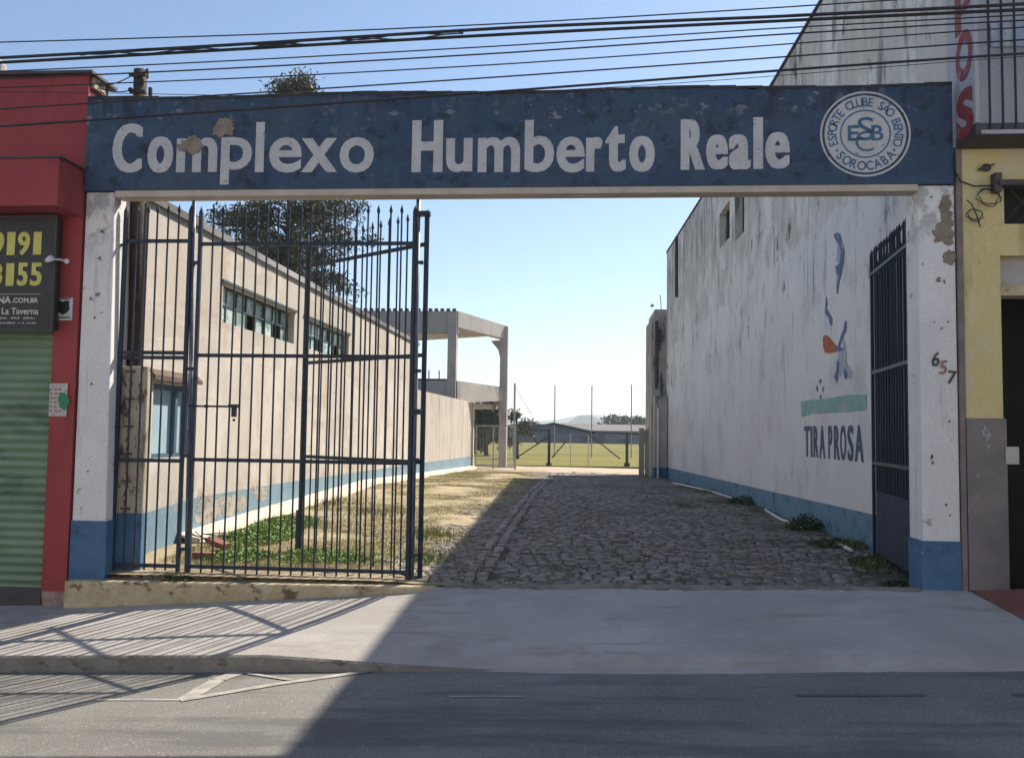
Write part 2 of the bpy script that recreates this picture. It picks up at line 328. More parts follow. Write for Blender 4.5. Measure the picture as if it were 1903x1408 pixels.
# ramp lip, wavy cement spilled on the asphalt
V = []; Fc = []
xs = np.linspace(-.9, 9, 120)
yf = YK-.025-.075*np.clip((xs+.9)/1.5, 0, 1)*(1-.6*np.clip((xs-1.2)/1.0, 0, 1))-.07*(vnoise(xs, 0*xs, 1.1, 8)-.5)-.02*(vnoise(xs, 0*xs, 6, 9)-.5)
for k, x in enumerate(xs):
    V += [(x, YK+.002, float(zkerb(x))+.003), (x, yf[k]+.04, float(zroad(x))+.011), (x, yf[k], float(zroad(x))-.01)]
for k in range(len(xs)-1):
    a = k*3; Fc += [(a+1, a+4, a+3, a), (a+2, a+5, a+4, a+1)]
npmesh('ramp_lip', V, Fc, M['apron'], smooth=True)['kind'] = 'structure'
# earth washed over the edge between ramp and cobbles
V = []; Fc = []; xs = np.linspace(-1.25, 3.02, 170)
for k, x in enumerate(xs):
    y0 = 7.995-.07*float(vnoise(x, 0, 2.3, 61))-.06*float(vnoise(x, 0, 9, 62))+.03*float(vnoise(x, 0, 25, 63))
    V += [(x, y0, float(zpave(x, y0))+.001), (x, min(8.02, y0+.03), float(zpave(x, y0+.03))+.009), (x, 8.035, float(zpave(x, 8.03))+.012)]
for k in range(len(xs)-1):
    a = k*3; Fc += [(a, a+3, a+4, a+1), (a+1, a+4, a+5, a+2)]
M['fringe'] = mat('washed_soil', (.16, .14, .11), (.27, .24, .195), 5, 1, .006, 40)
npmesh('soil_fringe', V, Fc, M['fringe'], smooth=True)['kind'] = 'structure'
# worn road paint and patch strips
def road_strip(pts, wd, m, dz, name):
    mb = MB(); q = [road_pt(*p, dz) for p in pts]
    for a, b in zip(q[:-1], q[1:]):
        d = (b-a); d.z = 0; d.normalize(); nrm = Vector((-d.y, d.x, 0))*wd/2
        vv = [a-nrm, b-nrm, b+nrm, a+nrm]
        for v in vv: v.z = float(zroad(v.x))+dz
        mb.add(vv, [(0, 1, 2, 3)])
    return struct(name, mb, m)
M['worn_paint'] = mat('worn_road_paint', (.46, .43, .38), (.3, .285, .26), 9, .9, .003, 80)
road_strip([(180, 1299), (352, 1299)], .035, M['worn_paint'], .0045, 'road_marking')
road_strip([(345, 1298), (405, 1262), (450, 1246), (520, 1240)], .13, M['worn_paint'], .0055, 'road_marking')
road_strip([(335, 1300), (520, 1269), (690, 1245)], .07, M['worn_paint'], .0065, 'road_marking')
road_strip([(455, 1249), (540, 1262)], .04, M['worn_paint'], .0075, 'road_marking')
road_strip([(835, 1293), (978, 1293)], .03, M['worn_paint'], .0045, 'road_marking')
road_strip([(1480, 1291), (1718, 1290)], .05, M['patch'], .0045, 'road_patch')
road_strip([(1880, 1290), (2100, 1289)], .06, M['patch'], .0045, 'road_patch')
# the other side of the street (behind the camera): pavement and a sunlit row of pale fronts that throws light back
sheet('pavement', np.linspace(-30, 30, 40), np.linspace(-5.2, -3.2, 4), lambda x, y: zroad(x)+.14, M['apron'])
ob = MB(); ob.box(-26, 26, -12, -5.2, -3, 4.6)
for k in range(16):
    x = -24+k*3.1; ob.box(x, x+1.2, -5.2, -5.14, .6, 2.0); ob.box(x-.1, x+1.3, -5.2, -5.1, .5, .58)
M['front'] = mat('pale_front_paint', (.6, .56, .5), (.7, .66, .6), .6, .9, .004, 30)
struct('opposite_street_front', ob, M['front'])
# red tiles before the yellow building
q = [(3.43, 7.99), (3.62, 7.35), (3.95, 7.28), (9, 7.2), (9, 7.99)]
mb = MB(); mb.add([(x, y, float(zpave(x, y))+.012) for x, y in q], [tuple(range(5))]); struct('tiled_pavement', mb, M['tile'])

# yard soil
def zsoil(x, y):
    bump = .03*(vnoise(x, y, 1.4, 11)-.5)+.022*(vnoise(x, y, 5.5, 12)-.5)+.012*(vnoise(x, y, 14, 13)-.5)
    side = np.clip((-1.2-x)/.8, 0, 1)*.03+np.clip((x-2.3)/.7, 0, 1)*.012
    return zyard(x, y)-.006+side+bump*np.clip((41-y)/4, .1, 1)*np.clip((y-8.0)/.4, .15, 1)
M['joint'] = mat('joint_soil', (.1, .085, .06), (.16, .13, .09), 1.5, 1, .01, 25, [((.09, .1, .04), (1.1, 1.1, 1.1), .48, .62, None, .8), ((.22, .18, .12), (.8, .8, .8), .55, .68, None, .7)])
sheet('joint_soil', np.linspace(-.985, 3.5, 90), np.concatenate([np.arange(8.0, 20, .07), np.arange(20, 36.5, .3)]), zsoil, M['joint'])
sheet('yard_soil', np.linspace(-4.62, -.985, 80), np.concatenate([np.arange(8.0, 20, .07), np.arange(20, 36.5, .3)]), zsoil, M['soil'])
sheet('sandy_yard', np.linspace(-14, 16, 60), np.linspace(32.2, 41.5, 20), lambda x, y: zyard(x, y)-.035+.05*np.clip((y-33)/4, 0, 1)+.01*vnoise(x, y, 1, 5), M['sand'])
sheet('playing_field', np.linspace(-160, 160, 60), np.linspace(41.2, 150, 40), lambda x, y: zyard(0*x, y)+.05+.05*vnoise(x, y, .1, 6), M['field'])
mb = MB(); mb.add([(-3900, -55, -3.2), (3900, -55, -3.2), (3900, 3500, -3.2), (-3900, 3500, -3.2)], [(0, 1, 2, 3)]); struct('ground', mb, M['farland'])
# cobblestones, real stones
Vs = []; Fs = []
def stone(cx, cy, lx, ly, h, tilt):
    z = float(zyard(cx, cy)); n = len(Vs)
    ax, ay = lx/2, ly/2; j = lambda s: random.uniform(-s, s)
    ring0 = [(-ax, -ay), (ax, -ay), (ax, ay), (-ax, ay)]
    ring0 = [(x+j(.012), y+j(.008)) for x, y in ring0]
    tx, ty = tilt
    for (x, y) in ring0: Vs.append((cx+x, cy+y, z-.05))
    for (x, y) in ring0: Vs.append((cx+x*.99, cy+y*.99, z+h-.02+x*tx+y*ty))
    for (x, y) in ring0: Vs.append((cx+x*.9, cy+y*.84, z+h+x*tx+y*ty))
    for r in (0, 4):
        for k in range(4): Fs.append((n+r+k, n+r+(k+1) % 4, n+r+4+(k+1) % 4, n+r+4+k))
    Fs.append((n+8, n+9, n+10, n+11))
y = 8.08
while y < 34.5:
    rowd = random.uniform(.085, .112); x = -4.45+random.uniform(0, .2)
    while x < 3.42:
        lx = random.uniform(.1, .2)
        cx = x+lx/2
        if not (-1.12 < cx < -.84):
            h = .009+random.gauss(0, .0035)+.012*(vnoise(cx, y, .8, 21)-.5)
            if random.random() < .93: stone(cx, y+rowd/2+.006*math.sin(cx*2), lx-.02, rowd-.018, h, (random.gauss(0, .03), random.gauss(0, .035)))
        x += lx
    y += rowd
y = 8.1
while y < 34:          # the two lines of stones that run lengthwise
    ly = random.uniform(.16, .26)
    for cx in (-1.05, -.92): stone(cx+random.uniform(-.008, .008), y+ly/2, .1, ly-.02, .02+random.gauss(0, .004), (random.gauss(0, .03), random.gauss(0, .03)))
    y += ly
npmesh('cobblestone_paving', Vs, Fs, M['stone'])['kind'] = 'structure'
# hills
def ridge(name, Y, prof, depth, m):
    xs = np.array([P(a, b, Y=Y).x for a, b in prof]); zs = np.array([P(a, b, Y=Y).z for a, b in prof])
    X = np.linspace(xs[0], xs[-1], 160); Z = np.interp(X, xs, zs); Z += (vnoise(X, 0*X, 12/(xs[-1]-xs[0])*6, 31)-.5)*Y*.0022
    V = []; F = []
    rows = [(-depth, 0), (-depth*.5, .55), (0, 1), (depth, 0)]
    for r, (dy, f) in enumerate(rows):
        for x, z in zip(X, Z): V.append((x, Y+dy+random.uniform(-1, 1)*depth*.05, -3.3+(z+3.3)*f))
    n = len(X)
    for r in range(3):
        for k in range(n-1): F.append((r*n+k, r*n+k+1, (r+1)*n+k+1, (r+1)*n+k))
    npmesh(name, V, F, m, smooth=True)['kind'] = 'structure'
ridge('hills', 2600, [(-700, 785), (300, 784), (700, 780), (900, 776), (960, 783), (1040, 780), (1075, 772), (1110, 770), (1140, 779), (1200, 776), (1400, 782), (2400, 790)], 500, M['hill'])
ridge('hills', 1300, [(-700, 795), (400, 790), (800, 785), (980, 789), (1060, 785), (1068, 774), (1090, 770), (1112, 775), (1120, 784), (1140, 783), (1170, 782), (1300, 783), (2400, 798)], 200, M['hill'])

# ================================================================== text helper
def glyphs(s, offset=0.0):
    cu = bpy.data.curves.new('t', 'FONT'); cu.body = s; cu.size = 1; cu.offset = offset; cu.resolution_u = 4
    o = bpy.data.objects.new('t', cu); COL.objects.link(o)
    dg = bpy.context.evaluated_depsgraph_get(); me = bpy.data.meshes.new_from_object(o.evaluated_get(dg))
    v = [tuple(p.co) for p in me.vertices]; f = [tuple(p.vertices) for p in me.polygons]
    bpy.data.objects.remove(o); bpy.data.curves.remove(cu); bpy.data.meshes.remove(me)
    return v, f
CAP = max(v[1] for v in glyphs('H')[0])
def textmb(mb, s, org, U, Vv, width, cap, offset=.03, bold=0.):
    """word: lower-left baseline org, unit U to the right, Vv up, total width, cap height"""
    v, f = glyphs(s, offset)
    x0 = min(p[0] for p in v)-bold; x1 = max(p[0] for p in v)+bold
    c = CAP+offset*2
    org = Vector(org); U = Vector(U); Vv = Vector(Vv); nn = U.cross(Vv).normalized()
    for k, d in enumerate((0, -bold, bold) if bold else (0,)):   # a bold face: brush strokes laid side by side
        mb.add([org+nn*(.0005*k)+U*((p[0]+d-x0)/(x1-x0)*width)+Vv*((p[1]+offset)/c*cap) for p in v], f)
    return mb

# ================================================================== ENTRANCE ARCH
Y0 = 8.0
arch = thing('entrance_arch', (-.8, Y0, -1.4), 'blue painted concrete entrance beam with big white lettering carried on two white pillars', 'archway')
bt, bb = 3.22, 2.295
xl, xr = -4.885, 3.345
mb = MB()
n = 60; V = []; 
for k in range(n+1):
    x = xl+(xr-xl)*k/n; zt = bt+.012*math.sin(x*2.1)+.01*(random.random()-.5)-(.03 if 1.5 < x < 1.62 else 0)
    V.append((x, zt))
vs = []; fs = []
for k, (x, zt) in enumerate(V):
    vs += [(x, Y0-.035, bb), (x, Y0-.035, zt), (x, Y0+.14, zt), (x, Y0+.14, bb)]
for k in range(n):
    a = k*4; fs += [(a, a+4, a+5, a+1), (a+1, a+5, a+6, a+2), (a+2, a+6, a+7, a+3), (a+3, a+7, a+4, a)]
fs += [(0, 1, 2, 3), (n*4+3, n*4+2, n*4+1, n*4)]
mb.add(vs, fs); build('beam', mb, M['beam'], arch)
mb = MB(); mb.box(-4.57, 3.035, Y0-.028, Y0+.15, bb-.062, bb-.002); build('beam_soffit', mb, M['beam_under'], arch)
mb = MB()
for k in range(34):
    x = xl+(xr-xl)*k/34; l = (xr-xl)/34
    z = bt+.012*math.sin(x*2.1)
    mb.box(x, x+l*.999, Y0-.042, Y0+.15, z-.012-.004*random.random(), z+.009+random.random()*.005)
build('beam_cap', mb, M['beam_cap'], arch)
mb = MB(); mb.hexa([(-4.875, Y0, -1.62), (-4.53, Y0, -1.5), (-4.53, Y0+.3, -1.5), (-4.875, Y0+.3, -1.62)], [(-4.88, Y0, 2.29), (-4.59, Y0, 2.29), (-4.59, Y0+.3, 2.29), (-4.88, Y0+.3, 2.29)])
bevel(build('pillar', mb, M['pillar'], arch), .012)
mb = MB(); mb.hexa([(3.04, Y0, -1.5), (3.37, Y0, -1.5), (3.37, Y0+.3, -1.5), (3.04, Y0+.3, -1.5)], [(3.04, Y0, 2.29), (3.365, Y0, 2.29), (3.365, Y0+.3, 2.29), (3.04, Y0+.3, 2.29)])
bevel(build('pillar', mb, M['pillar'], arch), .012)
zb1 = P(160, 967, Y=Y0).z; zb2 = P(1750, 1005, Y=Y0).z
mb = MB(); mb.box(-4.883, -4.522, Y0-.004, Y0+.304, -1.7, zb1); build('painted_base', mb, M['blue_base'], arch)
mb = MB(); mb.box(3.032, 3.374, Y0-.004, Y0+.304, -1.5, zb2); build('painted_base', mb, M['blue_base'], arch)
# lettering
YL = Y0-.039
def word(mb, s, px0, px1, pyb, pyt, off=.02, bold=.02):
    a = P(px0, pyb, Y=YL); b = P(px1, pyb, Y=YL); t = P((px0+px1)/2, pyt, Y=YL)
    base = P((px0+px1)/2, pyb, Y=YL)
    return textmb(mb, s, (a.x, YL, a.z), (1, 0, (b.z-a.z)/(b.x-a.x)), (0, 0, 1), b.x-a.x, t.z-base.z, off, bold)
def letter_run(items, Y, par, m, sw, off=.018):
    mb = MB()
    for ch, x0, x1, yt, yb in items:
        v, f = glyphs(ch, off)
        gx0 = min(p[0] for p in v); gx1 = max(p[0] for p in v); gy0 = min(p[1] for p in v); gy1 = max(p[1] for p in v)
        W_ = x1-x0; w0 = gx1-gx0; bo = 0
        if W_ > sw*1.5 and ch != '1': bo = min(.06, max(0, (sw*w0/W_-.125)/(1-sw/W_)/2))
        A = P(x0, (yb+yt)/2, Y=Y); B = P(x1, (yb+yt)/2, Y=Y); Tp = P((x0+x1)/2, yt, Y=Y); Bt = P((x0+x1)/2, yb, Y=Y)
        for k, d in enumerate((0, -bo, bo, -bo/2, bo/2) if bo else (0,)):
            mb.add([(A.x+(B.x-A.x)*(p[0]+d-gx0+bo)/(w0+2*bo), Y-.0004*k, Bt.z+(Tp.z-Bt.z)*(p[1]-gy0)/(gy1-gy0)) for p in v], f)
    return build('lettering', mb, m, par)
letter_run([('C', 209, 265, 230, 321), ('o', 274, 322, 254, 321), ('m', 328, 404, 256, 320), ('p', 410, 468, 255, 343), ('l', 475, 491, 227, 320), ('e', 500, 561, 255, 321), ('x', 560, 627, 257, 320), ('o', 631, 695, 255, 321)], YL, arch, M['letter'], 16.5)
letter_run([('H', 765.5, 823, 223.6, 320), ('u', 829, 878, 257, 320), ('m', 888, 966.5, 255, 320), ('b', 975, 1030, 223, 320), ('e', 1034, 1087, 254, 321), ('r', 1089, 1120, 255, 319), ('t', 1125, 1163, 234, 319), ('o', 1169, 1217, 253, 319.5)], YL, arch, M['letter'], 16.5)
letter_run([('R', 1265, 1310, 222, 315.5), ('e', 1312, 1353, 250.5, 315), ('a', 1354, 1395, 250, 315), ('l', 1400, 1418, 218, 314), ('e', 1422, 1468, 245.5, 313.5)], YL, arch, M['letter'], 17.5)
def jag(poly, n=5, amp=.16):
    out = []
    for i, (x, y) in enumerate(poly):
        x2, y2 = poly[(i+1) % len(poly)]; L_ = math.hypot(x2-x, y2-y)
        for k in range(n):
            t = k/n; j_ = amp*L_*(random.random()-.5); out.append((x+(x2-x)*t-(y2-y)/max(L_, 1e-6)*j_, y+(y2-y)*t+(x2-x)/max(L_, 1e-6)*j_))
    return out
# broken plaster patches
def patch(cx, cy, pts, Y, m, name, par, d=.006):
    poly = [P(cx+a, cy+b, Y=Y) for a, b in jag(pts, 5, .3)]
    mb = MB(); mb.prism(poly, (0, -d, 0)); return build(name, mb, m, par)
patch(413, 238, [(-14, -4), (-4, -16), (8, -19), (20, -15), (22, 0), (18, 14), (6, 12), (-4, 18), (-18, 12)], YL-.003, M['plaster_bare'], 'bare_patch', arch)
patch(355, 270, [(-26, 0), (-10, -10), (4, -18), (16, -12), (22, 0), (16, 14), (2, 17), (-10, 10), (-24, 12)], YL-.003, M['plaster_bare'], 'bare_patch', arch)
patch(1750, 425, [(-4, -40), (2, -62), (14, -62), (16, -38), (20, -20), (22, 28), (10, 32), (0, 22), (-12, 26), (-16, 4), (-4, -14)], Y0-.001, M['plaster_bare'], 'bare_patch', arch, .003)
patch(1762, 478, [(-10, -6), (0, -14), (12, -10), (14, 6), (4, 16), (-8, 10)], Y0-.001, M['plaster_bare'], 'bare_patch', arch, .003)
# house number
NUM = [('6', 1738, 668, 14, 26, M['black']), ('5', 1752, 683, 13, 25, mat('rusty_numeral', (.25, .13, .08), (.35, .2, .13), 20, .7)), ('7', 1768, 700, 16, 24, M['black'])]
for s, cx, cy, wd, ht, mm in NUM:
    a = P(cx-wd/2, cy+ht/2, Y=Y0-.012); b = P(cx+wd/2, cy-ht/2, Y=Y0-.012)
    v, f = glyphs(s, .012); mb = MB(); textmb(mb, s, (a.x, Y0-.012, a.z), Vector((1, 0, .12 if s != '7' else -.1)), Vector((.12, 0, 1)), b.x-a.x, b.z-a.z, .012)
    build('house_number', mb, mm, arch)
# dark chips and anchor scars on the pillars
mb = MB()
for cx, cy, r in [(1731, 366, 4), (1757, 366, 4), (1745, 520, 7), (1755, 523, 5), (1737, 598, 3), (1762, 598, 3), (1750, 610, 4), (1765, 783, 4), (1732, 848, 6), (1733, 860, 5), (1758, 937, 4), (1766, 957, 3), (168, 555, 6), (182, 548, 7), (186, 480, 5), (163, 875, 3), (170, 712, 4), (176, 590, 4), (190, 430, 5), (1768, 817, 2)]:
    poly = [P(cx+.75*r*random.uniform(.3, 1.3)*math.cos(t*.57), cy+.75*r*random.uniform(.4, 1.4)*math.sin(t*.57), Y=Y0-.0045) for t in range(11)]
    mb.add(poly, [tuple(range(11))])
build('chipped_paint', mb, mat('chip_grey', (.12, .1, .09), (.3, .27, .25), 25, .95), arch)
# club crest
cc = P(1608, 249, Y=YL); cr = (P(1692, 249, Y=YL).x-P(1523, 249, Y=YL).x)/2
def disc(r0, r1, yoff, m, name, par, seg=64):
    mb = MB(); vs = []; fs = []
    for k in range(seg):
        t = 2*math.pi*k/seg
        for r in (r0, r1): vs.append((cc.x+r*math.cos(t), YL-yoff, cc.z+r*math.sin(t)*.985))
    for k in range(seg):
        a = 2*k; b = 2*((k+1) % seg); fs.append((a, b, b+1, a+1))
    mb.add(vs, fs); return build(name, mb, m, par)
crest = disc(cr*.955, cr, 0, M['letter'], 'crest', arch)
def in_crest(name, mb, m):
    return build(name, mb, m, crest)
M['crest_blue'] = M['muralt']
disc(.0, cr*.90, .0, M['letter'], 'crest_field', crest)
disc(cr*.53, cr*.565, .002, M['blue_base'], 'crest_ring', crest)
mb = MB()
def arc_text(mb, s, r, a0, a1, size, inward=False, off=.02):
    n = len(s)
    for k, ch in enumerate(s):
        if ch == ' ': continue
        a = a0+(a1-a0)*k/(n-1)
        rad = Vector((math.cos(a), 0, math.sin(a)))
        up = rad if not inward else -rad
        U = Vector((up.z, 0, -up.x))
        v, f = glyphs(ch, off)
        x0 = min(p[0] for p in v); x1 = max(p[0] for p in v); y0 = min(p[1] for p in v)
        wdt = (x1-x0)/CAP*size*.8
        if ch == '.':
            wdt = size*.2
        o = Vector((cc.x, YL-.003, cc.z))+rad*r-up*size*(.5 if ch != '.' else .1)-U*wdt/2
        sc = size/(CAP+2*off) if ch != '.' else size*.2/(x1-x0)
        mb.add([o+U*((p[0]-x0)/(x1-x0)*wdt)+up*((p[1]+off if ch != '.' else p[1]-y0)*sc) for p in v], f)
arc_text(mb, 'ESPORTE CLUBE SÃO BENTO', cr*.735, R_(197), R_(-17), cr*.205)
arc_text(mb, 'SOROCABA', cr*.735, R_(222), R_(318), cr*.215, inward=True)
arc_text(mb, '.', cr*.735, R_(208), R_(208), cr*.3) if False else None
build('crest_lettering', mb, M['blue_base'], crest)
mb = MB()
for a in (211, 329): mb.prism([Vector((cc.x, YL-.003, cc.z))+Vector((math.cos(R_(a)), 0, math.sin(R_(a))))*cr*.735+Vector((math.cos(t*1.047), 0, math.sin(t*1.047)))*cr*.03 for t in range(6)], (0, -.001, 0))
build('crest_dot', mb, M['blue_base'], crest)
mb = MB()
textmb(mb, 'E', (cc.x-cr*.39, YL-.003, cc.z-cr*.16), (1, 0, 0), (0, 0, 1), cr*.26, cr*.36, .02)
textmb(mb, 'B', (cc.x+cr*.13, YL-.0034, cc.z-cr*.16), (1, 0, 0), (0, 0, 1), cr*.27, cr*.36, .02)
textmb(mb, 'S', (cc.x-cr*.17, YL-.0038, cc.z-cr*.15), (1, 0, 0), (0, 0, 1), cr*.36, cr*.53, .0)
textmb(mb, 'C', (cc.x-cr*.22, YL-.0042, cc.z-cr*.4), (1, 0, 0), (0, 0, 1), cr*.4, cr*.46, -.01)
build('crest_monogram', mb, M['blue_base'], crest)

# ================================================================== STEP under the left gate
mb = MB(); zt0, zt1 = -1.475, -1.435
pts = np.linspace(-4.86, -1.3, 40)
vs = []; fs = []
for k, x in enumerate(pts):
    t = k/39; zt = zt0+(zt1-zt0)*t; e = .015*(vnoise(x, 0, 4, 2)-.5)
    yf = 7.9+e+(.1*max(0, (t-.93)/.07)**2)
    vs += [(x, yf-.01, float(zback(x))-.1), (x, yf, zt-.012), (x, yf+.012, zt), (x, 8.5, zt+.02), (x, 8.5, -1.8)]
for k in range(39):
    a = k*5
    for j in range(4): fs.append((a+j, a+5+j, a+6+j, a+1+j))
fs += [(0, 1, 2, 3, 4), (39*5+4, 39*5+3, 39*5+2, 39*5+1, 39*5)]
mb.add(vs, fs)
single('threshold_step', mb, M['plinth'], 'chipped ochre painted concrete step under the closed part of the gate', 'step')

# ================================================================== GATES
YG = 8.14
def gx(px, py=700): return P(px, py, Y=YG).x
def gz(px, py): return P(px, py, Y=YG).z
ZR = [gz(300, 448), gz(300, 657), gz(300, 855)]
def leaf(name, label, cat, group, org, ang, L, zb, ztip, rails, bars, st=.034, tall=(1, 1), br=.0092, panel=None):
    t = thing(name, (org[0], org[1], zb), label, cat, group, ang)
    H = ztip-zb
    for e, x in enumerate((st/2, L-st/2)):
        mb = MB(); h = H-.06
        mb.box(x-st/2, x+st/2, -st/2, st/2, -.02, h)
        a = st/2; mb.add([(x-a, -a, h), (x+a, -a, h), (x+a, a, h), (x-a, a, h), (x, 0, h+.07)], [(0, 1, 4), (1, 2, 4), (2, 3, 4), (3, 0, 4)])
        build('stile', mb, M['iron'], t, local=True)
    for z in rails:
        mb = MB(); mb.box(st, L-st, -.006, .014, z-zb-.018, z-zb+.018); build('rail', mb, M['iron'], t, local=True)
    bl = None
    for k in range(bars):
        x = st+(L-2*st)*(k+1)/(bars+1)
        if bl is None:
            mb = MB(); mb.tube([(0, 0, 0), (0, 0, H-.05)], br, 6)
            mb.tube([(0, 0, H-.075), (0, 0, H-.05), (0, 0, H+.01)], [br*1.2, br*2.0, .001], 6)
            bl = build('bar', mb, M['iron'], t, local=True); o = bl
        else:
            o = bl.copy(); COL.objects.link(o); o.parent = t
        o.location = (x, .004-.012, 0); o.rotation_euler = (random.gauss(0, .0012), random.gauss(0, .0018), 0)
    return t
# narrow pedestrian gate by the left pillar
xa, xb = gx(219), gx(347)
ped = leaf('pedestrian_gate', 'narrow dark iron pedestrian gate with spear tips hinged on the left white pillar', 'gate', None, (xa, YG), 0, xb-xa, gz(200, 1056), gz(300, 382), [gz(280, 448), gz(280, 655), gz(280, 664), gz(275, 855), gz(270, 1050)], 5)
mb = MB()
for z in (gz(205, 455), gz(205, 655), gz(195, 858)):
    mb.tube([(-.1, .01, z-ped.location.z-.03), (0, 0, z-ped.location.z)], .012, 6); mb.tube([(-.09, .01, z-ped.location.z+.0), (0, 0, z-ped.location.z)], .014, 6)
build('hinge', mb, M['iron'], ped, local=True)
# posts that rise to the beam
def post(px_t, px_b, r, label):
    a = P(px_b, 1078, Y=YG+.02); b = P(px_t, 370, Y=YG+.02)
    mb = MB(); mb.tube([(a.x, YG+.02, -1.47), ((a.x+b.x)/2, YG+.02, .4), (b.x, YG+.02, 2.235)], r, 10)
    t = thing('steel_post', (a.x, YG+.02, -1.47), label, 'post', 'steel posts holding the gate to the beam')
    build('tube', mb, M['pole_paint'], t, smooth=True)
    mb = MB(); 
    for z in (-1.2, -.3, .55, 1.6): mb.box((a.x+b.x)/2-r-.03, (a.x+b.x)/2+r+.03, YG-.01, YG+.04, z, z+.03)
    build('strap', mb, M['iron'], t); return t
post(361, 346, .02, 'slim steel post with worn paint between the pedestrian gate and the wide closed gate leaf')
post(778, 765, .022, 'dark steel post between the closed leaf and the folded leaf, rising to the beam')
# wide closed leaf
xa, xb = gx(360), gx(768)
wide = leaf('gate_leaf', 'wide closed dark iron gate leaf with rows of vertical spear bars', 'gate', 'driveway gate leaves', (xa, YG), 0, xb-xa, gz(340, 1062), gz(500, 384), [gz(500, 453), gz(500, 661), gz(500, 856), gz(500, 1056)], 18)
z0 = wide.location.z
mb = MB(); zl_ = gz(400, 755)-z0
mb.tube([(-.02, -.04, zl_), (.44, -.04, zl_)], .011, 6); mb.box(.38, .47, -.06, -.02, zl_-.012, zl_+.022); mb.box(.42, .455, -.07, -.02, zl_-.1, zl_+.01); mb.ball((.438, -.045, zl_-.13), .014)
mb.tube([(.14, -.04, zl_), (.17, -.04, zl_)], .018, 6)
build('bolt', mb, M['iron'], wide, local=True)
# folded leaf, swung inward
hx = gx(789)
dirv = Vector((-.81, .59, 0)).normalized(); ang = math.atan2(dirv.y, dirv.x)
rails_f = [gz(789, 452), gz(789, 659), gz(789, 859), gz(780, 1076)]
fold = leaf('gate_leaf', 'dark iron gate leaf folded inwards behind the closed one, seen at a slant', 'gate', 'driveway gate leaves', (hx, YG+.03), ang, 1.95, gz(780, 1084), gz(789, 388), rails_f, 13)
z0 = fold.location.z
mb = MB(); mb.box(1.94, 1.985, -.02, .02, .02, .55); build('drop_bolt', mb, M['iron'], fold, local=True)
mb = MB()
for zz in (gz(780, 395), gz(780, 765)): mb.box(gx(760), gx(791), YG-.03, YG+.05, zz-.02, zz+.02)
build('latch_plate', mb, M['iron'], fold) if False else None
single('gate_clamp', MB().box(gx(763), gx(786), YG-.03, YG+.05, gz(780, 770), gz(780, 760)), M['iron'], 'small iron clamp joining the post and the folded gate leaf at waist height', 'clamp')
single('gate_clamp', MB().box(gx(768), gx(793), YG-.03, YG+.05, gz(780, 401), gz(780, 393)), M['iron'], 'iron clamp joining the post and the folded gate leaf near the spear tips', 'clamp')
# right leaves, folded back on each other along the warehouse wall
hR = (P(1709, 700, Y=YG).x-.0, YG+.05)
e = P(1621, 700, Y=10.05)
aR = math.atan2(e.y-hR[1], e.x-hR[0]); LR = math.hypot(e.y-hR[1], e.x-hR[0])
def zatR(px, py): return P(px, py, Y=YG+.05).z
zbR = zatR(1712, 1090); ztR = zatR(1703, 388)
railsR = [zatR(1703, 443), zatR(1703, 667), zatR(1703, 872)]
leafs = []
for k, (lab, dx) in enumerate([('dark iron gate leaf swung open beside the right pillar, with a sheet metal foot', 0), ('second open iron gate leaf folded flat between the first one and the warehouse wall', .09)]):
    t = leaf('gate_leaf', lab, 'gate', 'driveway gate leaves', (hR[0]+dx, hR[1]+(.0 if not k else .1)), aR+(.0 if not k else .008), LR-(0 if not k else .12), zbR+.03, ztR-(.0 if not k else .12), railsR, 15, br=.012)
    mb = MB(); mb.box(.03, LR-.15, -.012, -.002, .04, .72); build('sheet_panel', mb, M['sheet'], t, local=True)
    leafs.append(t)
mb = MB(); mb.tube([(0, -.03, .04), (LR, -.03, .04)], .013, 6); build('bottom_rail', mb, M['pole_paint'], leafs[0], local=True)
mb = MB(); mb.tube([(LR*.93, -.035, .75), (LR*.93, -.035, 1.45)], .011, 6); mb.tube([(.02, -.035, railsR[2]-zbR-.05), (LR, -.035, railsR[2]-zbR-.05)], .011, 6); build('pale_rod', mb, M['pvc'], leafs[0], local=True)
mb = MB()
for z in (-.9, .0, 1.55): mb.box(-.02, .06, -.06, .02, z-zbR, z+.05-zbR)
build('hinge', mb, M['iron'], leafs[0], local=True)

# ================================================================== LEFT LONG BUILDING
XL = -4.6
lb = thing('long_building', (-4.6, 16, -1.3), 'long low cream building with high strip windows behind the iron gates', 'building')
def wallX(mb, X, th, ylist, zlist, holes):
    """wall slab at x=X..X-th, cut in cells; holes: (y0,y1,z0,z1)"""
    ys = sorted(set(ylist+[h[0] for h in holes]+[h[1] for h in holes])); zs = sorted(set(zlist+[h[2] for h in holes]+[h[3] for h in holes]))
    for a, b in zip(ys[:-1], ys[1:]):
        for c, d in zip(zs[:-1], zs[1:]):
            if any(h[0] <= a+1e-6 and b <= h[1]+1e-6 and h[2] <= c+1e-6 and d <= h[3]+1e-6 for h in holes): continue
            mb.box(min(X, X-th), max(X, X-th), a, b, c, d)
def pX(px, py): p = P(px, py, X=XL); return p.y, p.z
w1 = (pX(414, 560)[0], pX(547, 600)[0], (pX(414, 603)[1]+pX(545, 635)[1])/2, (pX(414, 527)[1]+pX(548, 580)[1])/2)
w2 = (pX(566, 600)[0], pX(648, 640)[0], w1[2], w1[3])
dr = (pX(283, 780)[0], pX(352, 780)[0]+.05, pX(320, 850)[1], pX(320, 715)[1])
Yend = 24.0
mb = MB(); wallX(mb, XL, .3, [8.46, Yend], [-1.6, 2.43], [w1, w2, dr]); build('wall', mb, M['lwall'], lb)
